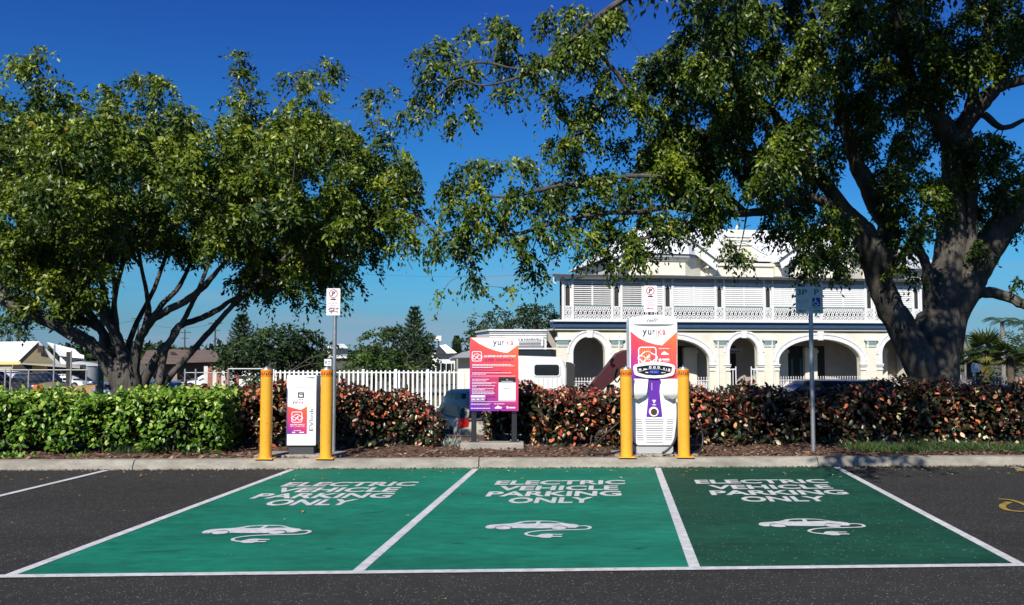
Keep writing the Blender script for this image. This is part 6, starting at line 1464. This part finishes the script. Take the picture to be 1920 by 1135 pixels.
quad(ws,'wall',wwood,[h3(112,715,91),h3(160,715,91),h3(160,674,91),h3(112,670,91)],.1); quad(ws,'doorway',dkin,[h3(143,700,90.8),h3(153,700,90.8),h3(153,676,90.8),h3(143,676,90.8)],.05)
tank = thing('water_tank', 'pale grey rounded tank behind the white sedan in the yard', 'tank', at(150,700,88)); MB().cyl(0,0,0,2.3,2.2,24).build('shell', M('tank_grey', (.5,.52,.5), .6), tank, smooth=True); MB().lathe([(2.25,2.3),(1.2,2.6),(.1,2.75)],24).build('lid', M('tank_grey'), tank)
br = thing('warehouse', 'long low brown roofed building behind the left fig', 'building', at(330,700,90))
quad(br,'roof',rust,[h3(262,681,86),h3(332,681,86),h3(308,657,92),h3(275,657,92)],.1)
quad(br,'roof',rust,[h3(328,679,86),h3(412,677,86),h3(405,657,92),h3(300,655,92)],.1)
quad(br,'wall',M('warehouse_wall', (.10,.09,.085), .9, var=.3, vscale=1),[h3(245,722,88),h3(412,722,88),h3(412,676,88),h3(245,676,88)],.1)
quad(br,'brick_pier',M('pinkish_brick', (.30,.22,.18), .9, var=.3, vscale=6),[h3(322,722,86.6),h3(332,722,86.6),h3(332,694,86.6),h3(322,694,86.6)],.1)
for k, px in enumerate((292,322,352)): quad(br,'roof_vent',M('vent_brown'),[h3(px,664,89),h3(px+9,664,89),h3(px+6,660,89.6),h3(px-3,660,89.6)],.15)
rp = thing('striped_wall', 'white wall with red rust streaks below the dark spreading tree', 'wall', at(415,700,70)); stw = M('white_streaked', (.62,.60,.55), .8, var=.2, vscale=2); rdp = M('red_panel', (.36,.13,.09), .8, var=.3, vscale=3)
for i in range(8): m_ = MB(); x0_ = (i-4)*.36; m_.cbox(x0_,x0_+.345,0,.12,0,P(0,687,70).z-zb(70),.02); m_.build('panel', rdp if i%2 else stw, rp)
wh_ = thing('cottage', 'white cottage with a dark roof and small antenna between the trees and the notice board', 'building', at(836,700,75))
quad(wh_,'wall',wwood,[h3(808,700,76),h3(853,700,76),h3(853,662,76),h3(808,662,76)],.1); quad(wh_,'roof',M('charcoal_roof', (.045,.045,.05), .6),[h3(817,662,75.4),h3(848,662,75.4),h3(838,648,78),h3(822,648,78)],.1)
quad(wh_,'white_gable',wwood,[h3(838,663,75.2),h3(857,662,75.2),h3(836,646,75.8),h3(824,648,75.8)],.1); quad(wh_,'dark_windows',glassd,[h3(818,700,75.3),h3(851,700,75.3),h3(851,682,75.3),h3(818,682,75.3)],.05)
for px in (826,836,846): quad(wh_,'window_post',wwood,[h3(px,700,75),h3(px+1.2,700,75),h3(px+1.2,681,75),h3(px,681,75)],.05)
ds = thing('water_tower_light', 'white floodlight box on a thin mast above the dark roofed cottage', 'light', at(822,700,80)); h = P(0,640,80).z-zb(80); MB().cyl(0,0,0,h,.06,8).build('mast', dpol, ds); MB().cbox(-.3,.3,-.2,.2,h,h+.5,.03).build('lamp_housing', wwood, ds); ds.name = 'floodlight'
gs = thing('shed', 'cream shed with a grey iron roof just left of the notice board', 'building', at(880,700,42))
quad(gs,'wall',cream,[h3(859,745,42),h3(925,745,42),h3(925,672,42),h3(859,673,42)],.1); quad(gs,'side_wall',cream,[h3(859,745,42),h3(859,673,42),h3(856,673,47),h3(856,740,47)],.1)
quad(gs,'roof',roofg,[h3(847,671,41.5),h3(930,669,41.5),h3(930,652,45),h3(890,653,45)],.06); quad(gs,'gutter',M('dark_gutter'),[h3(846,673,41.4),h3(930,671.5,41.4),h3(930,669.5,41.4),h3(846,671,41.4)],.05)
quad(gs,'lean_to_roof',roofg,[h3(842,672,47),h3(862,671,47),h3(885,660,50),h3(868,660,50)],.06)
cl = thing('house', 'distant pale house roof between the dark tree and the leafy tree above the fence', 'building', at(650,700,110))
quad(cl,'roof',roofw,[h3(612,652,110),h3(652,652,110),h3(645,645,113),h3(620,645,113)],.1); quad(cl,'wall',M('pale_wall', (.6,.6,.6), .9),[h3(614,672,111),h3(652,672,111),h3(652,652,111),h3(614,652,111)],.1)
cone = thing('marker_post', 'small bright orange marker post beyond the green hedge at the left', 'marker', at(73,700,33)); h = P(0,722,33).z-zb(33); MB().lathe([(.22,0),(.2,h*.9),(.16,h)],12).build('body', M('safety_orange', (.85,.10,.02), .6), cone, smooth=True)
bd = thing('log_barrier', 'low tan earth bank beside the green pole beyond the green hedge', 'bank', at(158,700,34)); h = P(0,723,34).z-zb(34); MB().prism([(-.75,0),(.5,0),(.45,h),(-.7,h*.96)],0,1.2).build('face', M('tan_earth', (.42,.25,.12), .95, var=.4, vscale=6), bd); bd.name = 'earth_bank'
bd2 = thing('earth_mound', 'grey green earth mound beside the orange marker post', 'mound', at(98,700,36)); h = P(0,716,36).z-zb(36); MB().lathe([(1.0,0),(.8,h*.7),(.45,h*.95),(.05,h)],16).build('mound', M('mound_earth', (.15,.14,.10), .95, var=.3, vscale=4, bump=.6, bscale=10), bd2, smooth=True)
# ------------------------------------------------------------------ trees further off
darkg = leaf_mat('dark_tree_leaves', [(0,(.008,.020,.006)),(.5,(.020,.042,.010)),(1,(.05,.085,.018))], rough=.55, transl=.12, spec=.3)
midg = leaf_mat('mid_tree_leaves', [(0,(.02,.045,.008)),(.5,(.045,.09,.014)),(1,(.10,.16,.025))], rough=.5, transl=.2, spec=.3)
rt = np.random.default_rng(31)
def tree_far(name, label, blobs, d, lsize, dens, mat, base, trunk_r=.18, droop=.3, dj=1.0, cat='tree', group=None):
    t = thing(name, label, cat, (0,0,0), 0, group)
    bl_ = [(x,y,rx,ry,d+rt.normal(0,dj)) for x,y,rx,ry in blobs]; foliage('crown', bl_, lsize, dens, mat, t, rt, droop=droop)
    m_ = MB(); b0 = Vector(at(base,700,d)); cx_ = sum(b[0] for b in blobs)/len(blobs); cy_ = sum(b[1] for b in blobs)/len(blobs)
    top_ = P(cx_, cy_, d); nd = [(b0, trunk_r), (b0.lerp(top_, .45), trunk_r*.8), (b0.lerp(top_, .8), trunk_r*.6)]
    m_.tube([p for p, r in nd], [r for p, r in nd], 7); twigs(m_, bl_, nd[1:], rt, rmin=.03); m_.build('trunk', bark, t, smooth=True); return t
tree_far('spreading_tree', 'broad very dark spreading tree behind the first yellow bollard', [(440,660,30,26),(425,680,22,18),(470,640,34,22),(500,625,28,16),(530,620,34,14),(560,628,30,16),(590,640,26,18),(600,660,24,24),(560,665,34,26),(510,665,36,28),(465,675,34,22),(580,685,34,20),(530,690,36,16),(480,695,30,12),(610,690,16,14),(505,645,30,20),(545,645,30,20),(585,620,8,6)], 60, .33, 7.5, darkg, 540, .3)
tree_far('leafy_tree', 'mid green round tree left of the dense dark tree above the white fence', [(690,655,22,20),(705,635,20,16),(680,672,22,20),(700,680,30,20),(735,680,28,18),(655,685,18,14),(745,690,30,14),(720,665,26,16)], 52, .28, 7.0, midg, 700, .2)
tree_far('dense_tree', 'tall dense dark green tree above the white fence, in front of the pine', [(735,630,22,18),(760,620,24,16),(785,632,22,18),(750,650,30,20),(785,655,26,20),(800,668,20,18),(790,685,26,16),(760,675,28,20),(808,690,12,12),(722,620,10,6),(740,615,12,7)], 58, .29, 7.5, darkg, 765, .22)
tree_far('shrub', 'low feathery green shrub behind the wire fence beside the first yellow bollard', [(470,705,18,18),(485,715,18,16),(450,722,14,12),(640,680,16,10),(655,668,12,10)], 45, .16, 3, midg, 478, .06)
tree_far('round_tree', 'dark tree with layered branches left of the hotel, above the notice board', [(905,600,22,12),(930,590,24,12),(958,592,24,14),(895,620,22,14),(925,615,26,16),(955,615,26,16),(885,640,18,12),(900,650,18,12),(940,635,26,14),(870,645,10,6),(975,602,16,12),(865,640,6,5)], 75, .34, 5.5, darkg, 935, .3)
tree_far('round_tree', 'dark tree rising right beside the hotel balcony corner', [(1000,582,24,14),(1022,595,24,16),(985,600,22,14),(1040,590,18,12),(1005,612,30,16),(1040,610,18,14),(1000,635,28,14),(1035,635,16,12),(990,578,14,8),(1018,575,14,8)], 78, .34, 6.5, darkg, 1010, .3)
tree_far('small_tree', 'small green tree peeping over the brown roofs behind the left fig', [(226,650,9,12),(232,662,8,10)], 70, .25, 3, midg, 228, .1)
tree_far('leafy_tree', 'pale green tree above the white roof of the yellow house', [(10,600,26,20),(30,618,20,16),(15,630,26,14),(-20,610,26,22),(50,630,12,8)], 110, .4, 3, midg, 10, .3)
def norfolk(label, px, pyt, pyb, d, hwpx):
    t = thing('pine_tree', label, 'tree', at(px,700,d), 0, 'norfolk pines'); z1 = P(0,pyt,d).z-zb(d); z0_ = P(0,pyb,d).z-zb(d)
    MB().cyl(0,0,0,z1,.2,7,.03).build('trunk', bark, t); C=[];A=[];Ls=[]
    W = hwpx/FPX*d; n = 11
    m_ = MB()
    for i in range(n):
        z = z0_+(z1-z0_)*i/n; r = W*(1-(i/n)**1.7)**.8*.95+.12
        for k in range(7):
            a_ = k*2*math.pi/7+i*.5; dr = np.array([math.cos(a_), math.sin(a_), 0]); pts = [np.array([0,0,z])+dr*r*s+np.array([0,0,.5*r*s*s]) for s in (0,.35,.7,1)]
            m_.tube([Vector(p) for p in pts], [.04,.03,.025,.015], 4, cap=False)
            for s in np.linspace(.1,1,13):
                p = np.array([0,0,z])+dr*r*s+np.array([0,0,.5*r*s*s])
                for q in range(5): C.append(p+rt.normal(0,.03,3)); A.append(rt.normal(0,.6,3)+dr*.6+np.array([0,0,.5])); Ls.append(.24*rt.uniform(.7,1.2)*(1.1-.3*s)+.06)
    C=np.array(C);A=unit(np.array(A));Ls=np.array(Ls); leaf_mesh('needles', C, A, unit(np.cross(A, rt.normal(size=A.shape))), Ls, Ls*.35, rt.random(len(C)), darkg, parent=t, kind='stuff'); m_.build('branches', bark, t); return t
norfolk('tall norfolk pine rising behind the dense dark tree', 777, 572, 670, 95, 24)
norfolk('norfolk pine half hidden behind the left fig limbs and dark tree', 452, 588, 668, 95, 26)
norfolk('tiny distant norfolk pine left of the notice board', 856, 630, 665, 130, 8)
# palms at the right
palmg = leaf_mat('palm_fronds', [(0,(.02,.045,.012)),(.5,(.05,.09,.02)),(.85,(.13,.15,.03)),(1,(.30,.24,.06))], rough=.45, transl=.2)
def fan_palm(label, px, py, d, r, n=22, group='fan palms beyond the right fig'):
    t = thing('fan_palm', label, 'palm', at(px,700,d), 0, group); zc_ = P(0,py,d).z-zb(d)
    MB().cyl(0,0,0,zc_,.14,9,.11).build('trunk', M('palm_trunk', (.12,.09,.06), .95, var=.4, vscale=12), t)
    R_ = r/FPX*d
    for i in range(n):
        az = i*2.39996; el = rt.uniform(-.6,1.3); dr = np.array([math.cos(az)*math.cos(el), math.sin(az)*math.cos(el), math.sin(el)])
        base = np.array([0,0,zc_]); hub = base+dr*R_*.45; C=[];A=[];Ls=[]; side = unit(np.cross(dr,[0,0,1.0])[None])[0]
        k = 15
        for j in range(k):
            th = (j/(k-1)-.5)*3.6; a_ = dr*math.cos(th)+side*math.sin(th)*1.0+np.array([0,0,-.22-.25*abs(math.sin(th))]); C.append(hub); A.append(a_); Ls.append(R_*.62*(1-.25*abs(th)/1.8))
        m_ = MB(); C=np.array(C);A=unit(np.array(A));Ls=np.array(Ls); up = np.cross(side, dr)
        S = unit(np.cross(A, np.tile(up,(k,1))+rt.normal(0,.1,(k,3))))
        tint = np.full(k, np.clip(.35+.3*el+rt.normal(0,.15),0,1) if el > -.2 else rt.uniform(.7,1))
        o = leaf_mesh('frond', C, A, S, Ls, np.full(k,R_*.085), tint, palmg, fold=.1, parent=t)
def feather_palm(label, px, py, d, r, n=12):
    t = thing('feather_palm', label, 'palm', at(px,700,d), 0, 'feather palms beyond the right fig'); zc_ = P(0,py,d).z-zb(d); R_ = r/FPX*d
    MB().cyl(0,0,0,zc_,.10,9,.08).build('trunk', M('palm_trunk_grey', (.25,.23,.2), .9, var=.3, vscale=5), t)
    for i in range(n):
        az = i*2.39996+.4; up_ = rt.uniform(.5,1.15); dr = np.array([math.cos(az), math.sin(az), 0]); pts = []
        for s in np.linspace(0,1,14): pts.append(np.array([0,0,zc_])+dr*R_*s*1.0+np.array([0,0,R_*(up_*s-(.45+.5*up_)*s*s)]))
        pts = np.array(pts); tg_ = unit(np.gradient(pts, axis=0)); side = np.cross(dr,[0,0,1.0]); C=[];A=[];Ls=[]
        for j in range(1,14):
            for q in (0,.5):
                p = pts[j-1]+(pts[j]-pts[j-1])*(1-q)
                for s_ in (-1,1): C.append(p); A.append(side*s_*.9+tg_[j]*.6+np.array([0,0,-.45])); Ls.append(R_*.30*math.sin(math.pi*min(1,(j+1)/14.5))+.05)
        C=np.array(C);A=unit(np.array(A));Ls=np.array(Ls)
        leaf_mesh('frond', C, A, unit(np.cross(A, np.tile([0,0,1.0],(len(C),1))+rt.normal(0,.2,(len(C),3)))), Ls, np.full(len(C),R_*.02+.008), np.full(len(C),rt.uniform(.2,.6)), palmg, fold=.1, parent=t)
fan_palm('large fan palm directly right of the huge fig trunk, behind the small square sign', 1850, 655, 33, 46, 30)
fan_palm('fan palm at the right edge with drooping yellowing fronds', 1895, 665, 32, 40, 26)
fan_palm('smaller fan palm half hidden behind the huge fig trunk', 1818, 672, 35, 30, 22)
fan_palm('low fan palm near the ground left of the dark blue car roof', 1845, 705, 31, 24, 18)
feather_palm('slender feather palm rising above the fan palms', 1882, 604, 38, 34)
feather_palm('second feather palm at the right edge of the view', 1925, 608, 40, 34)
feather_palm('short feather palm between the huge fig and the slender palm', 1812, 632, 42, 24, 8)
tree_far('shrub', 'dense green bush at the far right behind the palms', [(1830,690,20,20),(1870,690,26,24),(1905,680,26,30),(1935,650,26,34),(1860,660,20,16),(1905,640,20,16),(1895,715,24,14),(1840,715,20,12)], 46, .2, 4.9, darkg, 1880, .1)
t = thing('notice_sign', 'small square white sign on a thin post in front of the fan palms', 'sign', at(1829,700,30)); zt = P(0,683,30).z-zb(30); zb_ = P(0,698,30).z-zb(30)
MB().cyl(0,.02,0,zt-.02,.022,8).build('post', gal, t); MB().box(-.145,.145,-.004,.004,zb_,zt).build('plate', whitesign, t)
a = Art(); a.ring(-.05,zt-.08,.03,.01,n=12); lines(a,-.11,.1,zb_+.10,.012); lines(a,-.11,.1,zb_+.06,.012); lines(a,.0,.1,zt-.09,.012); a.build('print', M('grey_ink', (.25,.25,.27), .5), lambda x, y, z: (x, -.0045-z, y), t)
rf = thing('garden_fence', 'low weathered paling fence under the palms at the right', 'fence', at(1790,700,34)); fw = rf.location.x; h = P(0,706,34).z-zb(34)
pm = MB().box(0,.09,0,.02,0,h).mesh('paling', M('grey_paling', (.20,.19,.18), .9, var=.3, vscale=4))
for i in range(24): obj('paling', pm, rf, (i*.13+.2, 0, random.uniform(-.03,.02)))
for z in (.4, h-.2): MB().box(.1,3.4,.021,.06,z,z+.07).build('rail', M('grey_paling'), rf)
bx_ = thing('letter_box', 'white post box standing right beside the huge fig trunk', 'post box', at(1794,700,28)); MB().cbox(-.10,.10,-.1,.1,P(0,716,28).z-zb(28),P(0,704,28).z-zb(28),.01).build('box', wwood, bx_); MB().cyl(0,0,0,P(0,704,28).z-zb(28)-.02,.06,8).build('post', wwood, bx_)
# far wooded skyline
N = 26000; X_ = rt.uniform(-420, 520, N); Y_ = 330+rt.uniform(0,50,N); hgt = 3.0+1.2*np.sin(X_*.03)+1.5*np.sin(X_*.11+1)+1.0*np.sin(X_*.31); Z_ = -3+rt.random(N)*np.clip(hgt+1.5,1.5,9)
A = unit(rt.normal(size=(N,3))); o = leaf_mesh('distant_woods', np.stack([X_,Y_,Z_],1), A, unit(np.cross(A, rt.normal(size=(N,3)))), rt.uniform(1.5,3.4,N), rt.uniform(1.5,2.6,N), rt.random(N)*.8, darkg)
tag(o, 'low line of far-off trees along the horizon', 'trees', kind='stuff')
# scruffy grass beyond the hedge on the left
n = 9000; X_ = rt.uniform(P(340,700,36).x, P(520,700,36).x, n); Y_ = rt.uniform(33.5,44,n); A = unit(np.stack([rt.normal(0,.4,n), rt.normal(0,.4,n), np.ones(n)],1))
o = leaf_mesh('grass', np.stack([X_,Y_,np.array([zb(q) for q in Y_])],1), A, unit(np.cross(A, rt.normal(size=(n,3)))), rt.uniform(.2,.55,n), np.full(n,.035), rt.random(n), gm, fold=.1)
tag(o, 'rough tall grass behind the wire fence left of the first bollard', 'grass', kind='stuff')
